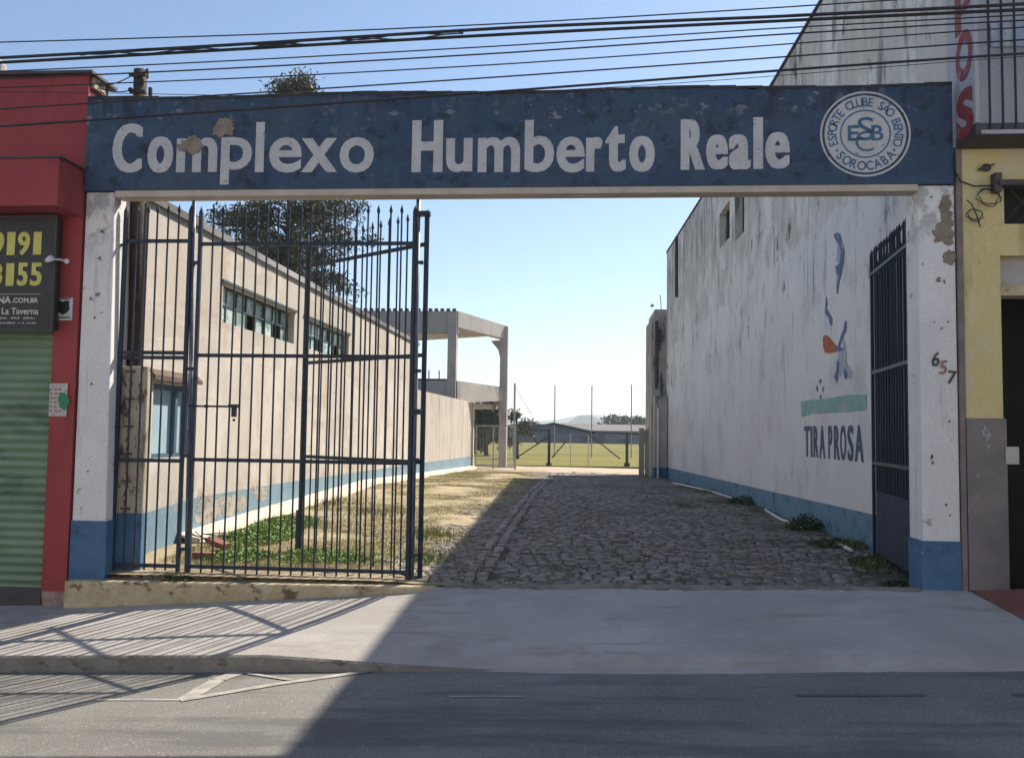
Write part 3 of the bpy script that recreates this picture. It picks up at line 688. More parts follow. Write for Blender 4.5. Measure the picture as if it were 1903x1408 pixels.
mb = MB(); mb.box(-12, XL-.31, 9.5, Yend-.02, -1.6, 2.38); build('back_rooms', mb, M['lwall'], lb)
mb = MB(); mb.box(-12, XL+.03, 8.35, Yend+.03, 2.435, 2.475); mb.box(XL+.005, XL+.045, 8.35, Yend+.03, 2.38, 2.44); rf = build('roof', mb, M['roof_edge'], lb)
for (y0, y1, z0, z1), npn in ((w1, 8), (w2, 8)):
    mb = MB(); f = .025
    mb.box(XL-.14, XL-.10, y0, y1, z0, z0+f); mb.box(XL-.14, XL-.10, y0, y1, z1-f, z1); zm = z0+(z1-z0)*.5
    mb.box(XL-.14, XL-.10, y0, y1, zm-f/2, zm+f/2)
    for k in range(npn+1):
        y = y0+(y1-y0)*k/npn; mb.box(XL-.139, XL-.101, y-f/2, y+f/2, z0+f, z1-f)
    wf = build('window', mb, M['frame_d'], lb)
    mb = MB(); md = MB()
    for k in range(npn):
        a = y0+(y1-y0)*k/npn+f/2; b = y0+(y1-y0)*(k+1)/npn-f/2
        for r, (c, d) in enumerate(((z0+f, zm-f/2), (zm+f/2, z1-f))):
            if r == 0 and k in (3, 6): md.box(XL-.28, XL-.25, a, b, c, d); continue
            tl = random.uniform(-.012, .012)
            mb.box(XL-.125+tl, XL-.12+tl, a, b, c, d)
    build('pane', mb, M['glass_g'], wf); build('broken_pane', md, M['dark'], wf)
    mb = MB(); mb.box(XL-.005, XL+.03, y0-.06, y1+.06, z1+.004, z1+.04); build('lintel', mb, M['frame_d'], lb)
# shuttered hatch near the gate
y0, y1, z0, z1 = dr
mb = MB(); mb.box(XL-.12, XL-.06, y0, y1, z0, z0+.05); mb.box(XL-.12, XL-.06, y0, y1, z1-.06, z1); 
for y in (y0, y0+(y1-y0)*.62, y1-.05): mb.box(XL-.119, XL-.03, y, y+.06, z0+.05, z1-.06)
hf = build('hatch', mb, M['bluedark'], lb)
mb = MB(); mb.box(XL-.1, XL-.085, y0+.06, y0+(y1-y0)*.62, z0+.05, z1-.06); mb.box(XL-.1, XL-.085, y0+(y1-y0)*.62+.06, y1-.05, z0+.05, z1-.06); build('shutter', mb, M['bluepane'], hf)
mb = MB(); zt = z1+.03
mb.hexa([(XL, y0-.12, zt+.06), (XL+.08, y0-.12, zt-.0), (XL+.08, y1+.1, zt-.0), (XL, y1+.1, zt+.06)], [(XL, y0-.12, zt+.12), (XL+.08, y0-.12, zt+.05), (XL+.08, y1+.1, zt+.05), (XL, y1+.1, zt+.12)])
build('canopy', mb, M['tilecap'], lb)
# pale vertical joint and blue band
mb = MB(); yb = [(8.46, -.93), (8.9, -.92), (10, -.85), (13, -.85), (24, -.95)]
vs = []
for y, z in yb: vs += [(XL+.004, y, -1.7), (XL+.004, y, z)]
mb.add(vs, [(2*k, 2*k+2, 2*k+3, 2*k+1) for k in range(len(yb)-1)]); build('painted_band', mb, M['blue_band'], lb)
# boundary wall past the building
bw = thing('boundary_wall', (-4.6, 30, -1.4), 'lower stained wall that continues past the long building to the far gate', 'wall')
mb = MB(); Y2 = 36.2
mb.hexa([(XL-.22, Yend+.02, -1.9), (XL, Yend+.02, -1.9), (XL, Y2, -1.9), (XL-.22, Y2, -1.9)], [(XL-.22, Yend+.02, 1.13), (XL, Yend+.02, 1.13), (XL, Y2, 1.2), (XL-.22, Y2, 1.2)]); build('wall', mb, M['bwall'], bw)
mb = MB(); mb.add([(XL+.004, Yend+.02, -1.7), (XL+.004, Yend+.02, -.95), (XL+.004, Y2, -1.9), (XL+.004, Y2, -1.08)], [(0, 2, 3, 1)]); build('painted_band', mb, M['blue_band'], bw)
mb = MB(); a = P(866, 745, Y=36.4); b = P(893, 738, Y=36.4)
mb.hexa([(a.x, 36.1, a.z-.1), (b.x, 36.1, a.z+.02), (b.x, 36.9, a.z+.02), (a.x, 36.9, a.z-.1)], [(a.x, 36.1, a.z), (b.x, 36.1, b.z+.1), (b.x, 36.9, b.z+.1), (a.x, 36.9, a.z)])
build('end_cap', mb, M['concrete'], bw)
mb = MB(); mb.box(P(870, 800, Y=36.25).x, P(880, 800, Y=36.25).x, 36.25, 36.5, -1.8, 1.15); build('end_post', mb, M['strip'], bw)
M['worn_pl'] = mat('worn_plaster', (.36, .34, .3), (.46, .42, .36), 6, .95, .01, 25, [((.2, .22, .22), (5, 5, 5), .5, .6, None, .7), ((.15, .12, .09), (9, 9, 9), .56, .62, None, .8)])
# worn plaster low on the cream wall
for poly in ([(366, 930), (384, 918), (410, 926), (440, 915), (462, 926), (455, 946), (430, 952), (405, 962), (380, 972), (364, 968)], [(470, 905), (486, 902), (500, 912), (492, 930), (474, 930)]):
    q = [P(x, y, X=XL+.005) for x, y in jag(poly, 8, .5)]; mb = MB(); mb.prism(q, (.002, 0, 0)); build('worn_plaster', mb, M['worn_pl'], lb)
# footing strip
mb = MB(); vs = []; fs = []; Ys = np.linspace(9.6, 36, 60)
for k, y in enumerate(Ys):
    z = float(zyard(-4.4, y)); wv = .34+.03*math.sin(y*1.7)
    vs += [(XL+.002, y, z+.13), (XL+wv-.05, y, z+.085+.01*random.random()), (XL+wv, y, z-.03)]
for k in range(59):
    a = k*3; fs += [(a, a+1, a+4, a+3), (a+1, a+2, a+5, a+4)]
mb.add(vs, fs+[(0, 2, 1)]); single('concrete_footing', mb, M['strip'], 'pale raised concrete strip along the foot of the cream wall', 'kerb')

# block pillar and wooden pole behind the pedestrian gate
xa, xb = P(213, 800, Y=8.2).x, P(270, 800, Y=8.2).x
sp = thing('block_pillar', ((xa+xb)/2, 8.24, -1.42), 'rough weathered plaster pillar with dark blue foot just behind the pedestrian gate', 'pillar')
mb = MB(); mb.box(xa, xb, 8.2, 8.285, -1.5, P(240, 680, Y=8.2).z); bevel(build('shaft', mb, M['cream_block'], sp), .015)
mb = MB(); mb.box(xa-.003, xb+.003, 8.196, 8.288, -1.5, P(240, 953, Y=8.2).z); build('painted_base', mb, M['blue_base'], sp)
mb = MB()
xc = P(239, 800, Y=8.19).x
for k in range(16):
    z = P(239, 690+k*17, Y=8.19).z
    mb.tube([(xc+random.uniform(-.015, .015), 8.185, z), (xc+random.uniform(-.03, .03), 8.18, z-.06)], .008, 5); 
    if k % 3 == 0: mb.box(xc-.05, xc+.04, 8.18, 8.2, z-.01, z+.012)
build('rusty_chain', mb, M['tilecap'], sp)
xp = P(256, 500, Y=8.36).x
up = thing('utility_pole', (xp, 8.36, -1.4), 'dark weathered wooden utility pole rising behind the left end of the beam', 'utility pole')
mb = MB(); mb.tube([(xp, 8.38, -1.45), (xp, 8.38, 1), (P(258, 200, Y=8.38).x, 8.38, P(258, 131, Y=8.38).z)], [.085, .078, .064], 12); build('shaft', mb, M['wood'], up, smooth=True)
mb = MB(); c = P(259, 150, Y=8.32)
mb.tube([(c.x-.05, 8.36, c.z+.0), (c.x-.055, 8.34, c.z+.12)], .018, 6); mb.tube([(c.x+.02, 8.36, c.z+.06), (c.x+.07, 8.34, c.z+.13)], .012, 6); mb.tube([(c.x+.07, 8.34, c.z+.13), (c.x+.075, 8.34, c.z+.03)], .012, 6)
mb.box(c.x-.085, c.x+.08, 8.29, 8.32, c.z+.04, c.z+.075); mb.ball((c.x-.09, 8.31, c.z+.06), .022); mb.ball((c.x-.085, 8.31, c.z-.1), .026); mb.box(c.x-.085, c.x+.07, 8.29, 8.32, c.z-.14, c.z-.11)
mb.tube([(c.x+.115, 8.34, c.z-.17), (c.x+.11, 8.34, c.z-.07)], .02, 6)
build('insulator_rack', mb, M['wood'], up)
mb = MB(); xq = P(268, 500, Y=8.3).x; mb.tube([(xq, 8.29, -1.3), (xq, 8.29, 2.25)], .018, 8); build('conduit', mb, M['pipe_dark'], up)
def dropw(a, b, ya, yb, sag=.05):
    A = P(*a, Y=ya); B = P(*b, Y=yb); pts = []
    for k in range(9):
        t = k/8; p = A.lerp(B, t); p.z -= sag*4*t*(1-t); pts.append(p)
    return MB().tube(pts, .006, 5)
for k, (a, b, l) in enumerate([((172, 158), (252, 136), 'rising from the red parapet corner to the pole top'), ((172, 158), (250, 166), 'running almost level from the red parapet corner to the pole'), ((172, 160), (226, 186), 'sloping from the red parapet corner down behind the beam'), ((176, 152), (215, 184), 'steepest of those leaving the red parapet corner')]):
    single('service_wire', dropw(a, b, 8.1, 8.3), M['wire'], 'thin black service wire '+l, 'wire', 'service wires at the red building corner')

# ================================================================== RED BUILDING
rb = thing('red_building', (-7, 8, -1.8), 'red painted shop building with a green roller shutter and boxy canopy', 'building')
ztop = P(100, 142, Y=8.0).z; XR = -4.905
sx = P(88, 850, Y=8.0).x       # shutter right edge
zs = P(40, 610, Y=8.0).z
mb = MB()
mb.box(sx, XR, 8.0, 8.35, float(zback(-5))-.1+.17, ztop)
mb.box(-14, sx, 8.0, 8.35, zs, ztop)
mb.box(-14, -8.3, 8.0, 8.35, -2.1, zs)
build('wall', mb, M['red'], rb)
mb = MB(); mb.box(-14, XR-.02, 8.36, 8.9, -1.9, 2.2); build('back_rooms', mb, M['red'], rb)
mb = MB(); mb.box(sx+.02, XR-.004, 7.985, 8.0-.001, -1.95, P(100, 1098, Y=8).z); build('chipped_base', mb, M['pinkish'], rb)
mb = MB(); xk = P(108, 340, X=XR)
zc0, zc1 = P(60, 383, Y=7.6).z, P(60, 296, Y=7.6).z
mb.box(-14, XR, xk.y, 7.999, zc0, zc1); cpy = build('canopy', mb, M['red'], rb)
mb = MB(); mb.box(-14.02, XR+.02, xk.y-.02, 7.999, zc1+.002, zc1+.02); build('canopy_cap', mb, M['pipe_dark'], cpy)
mb = MB(); mb.box(-14, XR+.07, 7.93, 8.4, ztop+.002, ztop+.03); build('parapet_cap', mb, M['pipe_dark'], rb)
mb = MB(); q = P(168, 155, Y=8.1); mb.box(XR+.002, XR+.03, 8.05, 8.25, q.z-.07, q.z+.05); build('corner_patch', mb, M['plinth'], rb)
mb = MB(); zz = -2.05; k = 0
while zz < zs:
    mb.add([(-8.3, 8.06, zz), (sx, 8.06, zz), (sx, 8.035, zz+.035), (-8.3, 8.035, zz+.035), (sx, 8.045, zz+.075), (-8.3, 8.045, zz+.075), (sx, 8.06, zz+.085), (-8.3, 8.06, zz+.085)], [(0, 1, 2, 3), (3, 2, 4, 5), (5, 4, 6, 7)]); zz += .085
build('roller_shutter', mb, M['shutter'], rb)
mb = MB(); mb.box(-8.3, sx-.002, 8.0, 8.05, -2.1, P(40, 1092, Y=8).z); build('shutter_sill', mb, M['pipe_dark'], rb)
tk = P(-6, 122, Y=9.2)
single('water_tank', MB().tube([(tk.x-.02, 9.2, ztop-.9), (tk.x-.02, 9.2, tk.z+.0), (tk.x-.02, 9.2, tk.z+.07)], [.12, .12, .07], 16), M['concrete'], 'small grey water tank top peeping over the red parapet at the left edge', 'tank')
# black sign
sg = thing('shop_sign', (P(50, 600, Y=7.9).x, 7.9, P(50, 610, Y=7.9).z), 'black shop sign with large yellow phone digits under the red canopy', 'sign')
yS = 7.86; a = P(99, 404, Y=yS); b = P(95, 612, Y=yS); xs1 = b.x
mb = MB(); mb.box(-7.4, xs1, yS, yS+.1, b.z, a.z); build('panel', mb, M['black'], sg)
mb = MB(); mb.box(-7.42, xs1+.015, yS-.012, yS+.02, a.z, a.z+.02); mb.box(-7.42, xs1+.015, yS-.012, yS+.02, b.z-.02, b.z); mb.box(xs1, xs1+.015, yS-.012, yS+.02, b.z, a.z); build('frame', mb, M['pipe_dark'], sg)
def sgn(s, x0, x1, yb, yt, m, off=.03, Y=yS-.004):
    A = P(x0, yb, Y=Y); B = P(x1, yb, Y=Y); T = P(x1, yt, Y=Y)
    mb = MB(); textmb(mb, s, (A.x, Y, B.z), (1, 0, 0), (0, 0, 1), B.x-A.x, T.z-B.z, off); build('lettering', mb, m, sg)
letter_run([('9', -16, 8, 431, 475), ('1', 13, 28, 431, 474), ('9', 33, 56, 431, 474), ('1', 62, 77, 431, 473)], yS-.004, sg, M['yellow_txt'], 8)
letter_run([('3', -18, 5, 489, 530), ('1', 11, 26, 489, 531), ('5', 32, 52, 488, 531), ('5', 56, 78, 488, 531)], yS-.004, sg, M['yellow_txt'], 8)
sgn('NA', -4, 20, 563.5, 551, M['white_txt'], .03); sgn('.COM.BR', 22, 71, 562.5, 553.5, M['white_txt'], .03); sgn('La Taverna', 3, 71, 584, 572, M['white_txt'], .015)
mb = MB()
A = P(-60, 546, Y=yS-.004); B = P(75, 546, Y=yS-.004); mb.box(A.x, B.x, yS-.005, yS-.002, A.z-.004, A.z)
for yy in (591, 600):
  for k in range(38):
    A = P(-40+k*2.85, yy, Y=yS-.004)
    if random.random() < .88: mb.box(A.x, A.x+.009, yS-.005, yS-.002, A.z-.007, A.z+random.uniform(0, .012))
build('small_print', mb, M['white_txt'], sg)
# small things on the red pilaster
Yp = 7.985
def plate(x0, y0, x1, y1, Y, t=.012):
    a = P(x0, y1, Y=Y); b = P(x1, y0, Y=Y); return MB().box(a.x, b.x, Y, Y+t, a.z, b.z)
t = thing('security_notice', tuple(P(117, 595, Y=Yp)), 'small white notice with a dark shield on the red pilaster', 'notice')
build('plate', plate(99, 553, 135, 595, Yp), M['white_txt'], t)
sh = [(-13, -12), (-5, -14), (0, -11), (5, -14), (13, -12), (11, -5), (13, 2), (7, 9), (0, 13), (-7, 9), (-13, 2), (-11, -5)]
mb = MB(); mb.prism([P(117+x, 572+y, Y=Yp-.001) for x, y in sh], (0, -.002, 0)); build('shield', mb, M['black'], t)
mb = MB(); 
for yy in (556, 591): 
    a = P(103, yy, Y=Yp-.001); b = P(131, yy-2.4, Y=Yp-.001); mb.box(a.x, b.x, Yp-.002, Yp-.001, a.z, b.z)
build('small_print', mb, M['pipe_dark'], t)
t = thing('paper_notice', tuple(P(109, 773, Y=Yp)), 'faded paper notice with a green blot on the red pilaster', 'notice')
build('sheet', plate(90, 712, 126, 773, Yp, .004), M['paper'], t)
mb = MB(); mb.prism([P(118+12*math.cos(k*.7)*random.uniform(.7, 1.1), 745+19*math.sin(k*.7)*random.uniform(.8, 1.1), Y=Yp-.001) for k in range(9)], (0, -.002, 0)); build('print', mb, M['green_blob'], t)
mb = MB()
for k in range(6):
    for j in range(3):
        a = P(93+j*8, 722+k*8, Y=Yp-.001); mb.box(a.x, a.x+random.uniform(.015, .034), Yp-.002, Yp-.001, a.z-.012, a.z)
build('small_print', mb, M['red'], t)
t = thing('security_camera', tuple(P(97, 483, Y=7.86)), 'small white camera on a short arm at the right edge of the black sign', 'camera')
c = P(97, 483, Y=7.84)
mb = MB(); mb.tube([(c.x-.05, 7.83, c.z-.012), (c.x+.03, 7.78, c.z+.005)], [.02, .032], 10); build('camera_body', mb, M['pvc'], t, smooth=True)
mb = MB(); mb.tube([(c.x+.03, 7.8, c.z), (c.x+.06, 7.88, c.z+.01), (c.x+.07, 7.99, c.z+.01)], .009, 6); mb.ball((c.x+.07, 7.96, c.z+.01), .028); build('bracket', mb, M['pvc'], t)

# ================================================================== RIGHT WAREHOUSE
wh = thing('warehouse', (3.5, 20, -1.5), 'tall whitewashed warehouse with a mildew streaked side wall and a blue foot', 'warehouse')
A0 = Vector((3.47, 8.31, 0)); A1 = Vector((3.13, 32.0, 0)); Lw = (A1-A0).length; dw = (A1-A0).normalized(); nw = Vector((-dw.y, dw.x, 0)).normalized()   # nw points to the yard
if nw.x > 0: nw = -nw
def onw(px, py, off=0.):       # pixel -> point on the wall plane
    d = _m @ np.array([(px-IW/2)/FPX, -(py-IH/2)/FPX, -1.]); d = Vector(d)
    pl = A0+nw*off
    return d*(pl.dot(nw)/d.dot(nw))
def wz(s, z, off=0.): p = A0+dw*s+nw*off; return Vector((p.x, p.y, z))
def sof(p): return (Vector((p.x, p.y, 0))-A0).dot(dw)
prof = []
for px, py in [(1530, 0), (1435, 160), (1310, 360), (1234, 480)]:
    p = onw(px, py); prof.append((sof(p), p.z))
prof = [(0, 6.15)]+prof; prof[-1] = (Lw, prof[-1][1])
ps = [a for a, _ in prof]; pz = [b for _, b in prof]
print('profile', prof)
hls = []
for (x0, y0, x1, y1) in [(1337, 385, 1356, 452), (1366, 340, 1383, 440)]:
    a = onw(x0, (y0+y1)/2); b = onw(x1, (y0+y1)/2); xm = (x0+x1)/2
    zlo = onw(xm, y1).z; zhi = onw(xm, y0).z
    hls.append((sof(b), sof(a), zlo, zhi))
print('holes', hls)
S = sorted(set([0, Lw]+ps+[h[0] for h in hls]+[h[1] for h in hls]+list(np.linspace(0, Lw, 30))))
mb = MB(); TH = .3
for a, b in zip(S[:-1], S[1:]):
    if b-a < 1e-4: continue
    za, zb_ = np.interp(a, ps, pz), np.interp(b, ps, pz)
    segs = [(-1.9, None)]
    m = .5*(a+b); hs = [h for h in hls if h[0] <= m <= h[1]]
    if hs:
        h = hs[0]; rng_ = [((-1.9, -1.9), (h[2], h[2])), ((h[3], h[3]), (za, zb_))]
    else: rng_ = [((-1.9, -1.9), (za, zb_))]
    for (l0, l1), (h0, h1) in rng_:
        mb.hexa([wz(a, l0), wz(b, l1), wz(b, l1, -TH), wz(a, l0, -TH)], [wz(a, h0), wz(b, h1), wz(b, h1, -TH), wz(a, h0, -TH)])
build('wall', mb, M['rwall_low'], wh)
mb = MB()
for a, b in zip(ps[:-1], ps[1:]):
    za, zb_ = np.interp(a, ps, pz), np.interp(b, ps, pz)
    mb.hexa([wz(a, za+.002, .03), wz(b, zb_+.002, .03), wz(b, zb_+.002, -TH-.05), wz(a, za+.002, -TH-.05)], [wz(a, za+.05, .03), wz(b, zb_+.05, .03), wz(b, zb_+.05, -TH-.05), wz(a, za+.05, -TH-.05)])
build('coping', mb, M['beam_cap'], wh)
mb = MB(); mb.box(3.85, 14, 12.2, 31.8, -1.8, 6.0); build('hall', mb, M['rwall_low'], wh)
for h in hls:
    f = MB()
    f.hexa([wz(h[0], h[2], -.16), wz(h[1], h[2], -.16), wz(h[1], h[2], -.2), wz(h[0], h[2], -.2)], [wz(h[0], h[3], -.16), wz(h[1], h[3], -.16), wz(h[1], h[3], -.2), wz(h[0], h[3], -.2)])
    wf = build('window', f, M['dark'], wh)
    f = MB()
    for k in range(1, 4):
        s = h[0]+(h[1]-h[0])*k/4; f.hexa([wz(s-.02, h[2], -.12), wz(s+.02, h[2], -.12), wz(s+.02, h[2], -.155), wz(s-.02, h[2], -.155)], [wz(s-.02, h[3], -.12), wz(s+.02, h[3], -.12), wz(s+.02, h[3], -.155), wz(s-.02, h[3], -.155)])
    build('frame', f, M['frame_d'], wf)
# blue band along the foot
mb = MB(); vs = []
bandt = [(1700, 975), (1620, 955), (1430, 912), (1300, 882), (1240, 868)]
for px, py in bandt:
    p = onw(px, py, .004); vs += [Vector((p.x, p.y, -1.9)), p]
mb.add(vs, [(2*k, 2*k+1, 2*k+3, 2*k+2) for k in range(len(bandt)-1)]); build('painted_band', mb, M['blue_band_dark'], wh)
# downpipe stain line, pipe and mural
mb = MB(); a = onw(1257, 440, .05); b = onw(1257, 552, .05); mb.tube([a, b], .05, 8); build('downpipe', mb, M['pipe_dark'], wh)
def mural(name, polys, m, off=.004):
    mb = MB()
    for poly in polys:
        q = [onw(x, y, off) for x, y in poly]; mb.prism(q, nw*.002)
    return build(name, mb, m, wh)
def cz(x, y): return (1423+x/2.9333, 400+y/2.9333)
mural('mural_figure', [[cz(*p) for p in [(370, 105), (390, 92), (405, 100), (415, 140), (428, 190), (425, 260), (412, 320), (400, 370), (392, 430), (384, 425), (388, 330), (380, 280), (402, 262), (412, 200), (400, 160), (378, 130)]],
                       [cz(*p) for p in [(330, 440), (338, 480), (330, 505), (345, 530), (362, 560), (362, 600), (352, 596), (340, 555), (322, 535)]],
                       [cz(*p) for p in [(430, 578), (441, 575), (440, 625), (420, 670), (402, 715), (428, 730), (400, 742), (372, 735), (392, 715), (408, 660), (424, 620)]],
                       [cz(*p) for p in [(388, 790), (402, 800), (398, 850), (388, 915), (378, 890), (372, 885), (384, 840)]],
                       [cz(*p) for p in [(432, 830), (446, 860), (442, 892), (430, 890), (424, 860)]],
                       [cz(*p) for p in [(296, 890), (304, 902), (298, 918), (291, 908)]], [cz(*p) for p in [(278, 925), (285, 935), (282, 965), (275, 950)]],
                       [cz(*p) for p in [(312, 930), (318, 940), (312, 965), (307, 948)]], [cz(*p) for p in [(297, 975), (305, 985), (300, 1005), (293, 996)]]], M['muralb'], .0055)
mural('mural_shading', [[cz(*p) for p in [(385, 250), (392, 150), (404, 160), (408, 210), (398, 262)]], [cz(*p) for p in [(420, 670), (435, 700), (440, 745), (440, 800), (470, 850), (475, 890), (445, 890), (425, 845), (405, 880), (388, 800), (400, 745), (420, 735)]]], M['murallb'], .003)
mural('mural_ball', [[cz(*p) for p in [(312, 665), (325, 652), (345, 662), (375, 700), (405, 728), (395, 742), (350, 752), (322, 748), (313, 715)]]], M['muralo'])
mural('mural_grass', [[cz(*p) for p in [(192, 1015), (245, 1005), (300, 1003), (380, 990), (440, 978), (550, 978), (548, 1062), (480, 1068), (400, 1075), (300, 1078), (255, 1080), (195, 1098)]]], M['muralg'])
b0 = onw(1495, 844, .006); b1 = onw(1604, 859.5, .006); t1 = onw(1604, 787, .006)
mb = MB(); U = Vector((b1.x-b0.x, b1.y-b0.y, 0)); wdt = U.length

for ch, x0_, x1_ in [('T', 1494.5, 1504.7), ('I', 1506.3, 1509.3), ('R', 1511.5, 1520.5), ('A', 1522.6, 1533), ('P', 1539, 1546.3), ('R', 1549.5, 1560), ('O', 1561, 1572), ('S', 1574.6, 1585.7), ('A', 1588, 1604.5)]:
    v, f = glyphs(ch, .012); gx0 = min(p[0] for p in v); gx1 = max(p[0] for p in v); gy0 = min(p[1] for p in v); gy1 = max(p[1] for p in v)
    A_ = onw(x0_, 820, .006); B_ = onw(x1_, 820, .006); bo = 0 if ch == 'I' else .03
    for k, d in enumerate((0, -bo, bo) if bo else (0,)):
        q = []
        for p in v:
            t_ = (p[0]+d-gx0+bo)/(gx1-gx0+2*bo); w_ = A_.lerp(B_, t_)+nw*.0005*k; q.append((w_.x, w_.y, -.315+.455*(p[1]-gy0)/(gy1-gy0)))
        mb.add(q, f)
build('mural_lettering', mb, M['muralt'], wh)
print('text', b0, b1, t1)
# annex at the far end
ax = thing('annex', (2.9, 33, -1.6), 'narrow stained block with pipes at the far end of the warehouse wall', 'building')
xa, xb = P(1211, 700, Y=32.1).x, P(1232, 700, Y=32.1).x
za = P(1215, 590, Y=32.1).z; zb_ = P(1215, 575, Y=32.1).z
mb = MB(); mb.box(xa, 3.6, 32.1, 35, -1.9, za); build('wall', mb, M['annex'], ax)
mb = MB(); mb.box(xa+.1, 3.6, 32.05, 34.9, za+.002, zb_); build('tank', mb, M['concrete'], ax)
mb = MB(); mb.box(xa+.05, xb+.1, 31.4, 32.09, -1.9, P(1215, 735, Y=31.4).z); build('porch', mb, M['annex'], ax)
mb = MB(); mb.box(xa+.045, xb+.105, 31.39, 32.08, -1.9, P(1215, 868, Y=31.4).z); build('painted_base', mb, M['blue_base'], ax)
mb = MB(); xq = P(1220, 700, Y=31.95).x; mb.tube([(xq, 31.98, P(1220, 722, Y=31.9).z), (xq, 31.98, P(1220, 595, Y=31.9).z)], .06, 8); build('downpipe', mb, M['pipe_dark'], ax)
mb = MB(); xq = P(1223, 800, Y=31.36).x; mb.tube([(xq, 31.36, -1.75), (xq, 31.36, .9)], .035, 8); build('white_pipe', mb, M['pvc'], ax)
mb = MB(); p = onw(1229, 540, .1); 
mb.tube([P(1229, 575, Y=32.5), P(1227, 548, Y=32.5)], .02, 5); mb.tube([P(1210, 570, Y=32.5), P(1214, 566, Y=32.5)], .06, 5); build('aerial', mb, M['galv'], ax)
# pvc pipe along the wall foot
mb = MB(); pts = []
for px, py in [(1583, 1022), (1540, 1002)]: pts.append(P(px, py, Z=-1.31))
mb.tube(pts, .022, 8); 
single('water_pipe', mb, M['pvc'], 'short near piece of white water pipe lying by the blue wall foot', 'pipe', 'white pipes along the right wall', smooth=True)
mb = MB(); pts = [P(px, py, Z=z) for px, py, z in [(1496, 981, -1.32), (1450, 964, -1.33), (1422, 947, -1.335)]]
mb.tube(pts, .022, 8); single('water_pipe', mb, M['pvc'], 'middle piece of white water pipe between two weed clumps', 'pipe', 'white pipes along the right wall', smooth=True)
mb = MB(); pts = [P(px, py, Z=z) for px, py, z in [(1360, 925, -1.34), (1320, 912, -1.37), (1250, 897, -1.5)]]
mb.tube(pts, .025, 8); single('water_pipe', mb, M['pvc'], 'farthest piece of white water pipe near the end of the warehouse wall', 'pipe', 'white pipes along the right wall', smooth=True)

# ================================================================== YELLOW BUILDING
yb_ = thing('yellow_building', (5, 8, -1.3), 'yellow painted building with grey marble foot, dark doorway and barred balcony', 'building')
XY = 3.43
xd = P(1863, 700, Y=Y0).x; xw = P(1866, 390, Y=Y0).x
zd = P(1880, 475, Y=Y0).z; zm_ = P(1820, 777, Y=Y0).z; zw0 = P(1880, 416, Y=Y0).z; zw1 = P(1880, 345, Y=Y0).z
def facade(mb, x0, x1, zz0, zz1, holes, y0=8.0, y1=8.28):
    xs = sorted(set([x0, x1]+[h[i] for h in holes for i in (0, 1)])); zs_ = sorted(set([zz0, zz1]+[h[i] for h in holes for i in (2, 3)]))
    for a, b in zip(xs[:-1], xs[1:]):
        for c, d in zip(zs_[:-1], zs_[1:]):
            if any(h[0] <= a+1e-6 and b <= h[1]+1e-6 and h[2] <= c+1e-6 and d <= h[3]+1e-6 for h in holes): continue
            mb.box(a, b, y0, y1, c, d)
zbal = P(1815, 250, Y=7.6).z
mb = MB(); facade(mb, XY, 12, -1.6, zbal+.02, [(xd, xd+1.1, -1.6, zd), (xw, xw+.9, zw0, zw1)]); build('wall', mb, M['yellow'], yb_)
mb = MB(); mb.box(XY, 12, 8.0, 8.28, zbal+.022, 6.1); build('upper_wall', mb, M['greywall'], yb_)
mb = MB(); mb.box(3.376, XY-.002, 7.985, 8.3, -1.5, zbal+.02); build('corner_strip', mb, mat('brown_corner', (.2, .16, .15), (.26, .21, .2), 6, .9), yb_)
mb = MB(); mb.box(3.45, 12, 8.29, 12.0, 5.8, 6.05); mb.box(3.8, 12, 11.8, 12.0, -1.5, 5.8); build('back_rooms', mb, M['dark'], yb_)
mb = MB(); mb.box(XY-.01, xd+.02, 7.985, 8.0-.001, -1.5, zm_); build('marble_foot', mb, M['marble'], yb_)
mb = MB(); mb.box(xd, xd+1.1, 8.0-.01, 8.2, P(1880, 545, Y=Y0).z-.02, P(1880, 530, Y=Y0).z); build('door_lintel', mb, M['plinth'], yb_)
mb = MB(); mb.box(xd, xd+1.1, 8.1, 8.14, P(1880, 530, Y=Y0).z+.002, zd); build('transom_panel', mb, M['concrete'], yb_)
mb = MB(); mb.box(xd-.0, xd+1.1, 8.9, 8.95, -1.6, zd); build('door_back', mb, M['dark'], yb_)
mb = MB(); mb.box(xw, xw+.9, 8.1, 8.13, zw0, zw1); wf = build('window', mb, M['dark'], yb_)
mb = MB()
for k in range(-3, 8):
    x = xw+k*.12
    for s in (1, -1):
        a = [x, zw0]; b = [x+s*.3, zw1]
        x0_, x1_ = a[0], b[0]
        if min(x0_, x1_) < xw or max(x0_, x1_) > xw+.9: continue
        mb.tube([(x0_, 8.05, zw0), (x1_, 8.05, zw1)], .006, 4)
build('lattice', mb, M['pipe_dark'], wf)
a = P(1864, 862, Y=7.98); b = P(1893, 830, Y=7.98)
single('door_notice', MB().box(xd+.003, b.x, 7.975, 7.98, a.z, b.z), M['paper'], 'small pale paper notice taped at the edge of the dark doorway', 'notice')
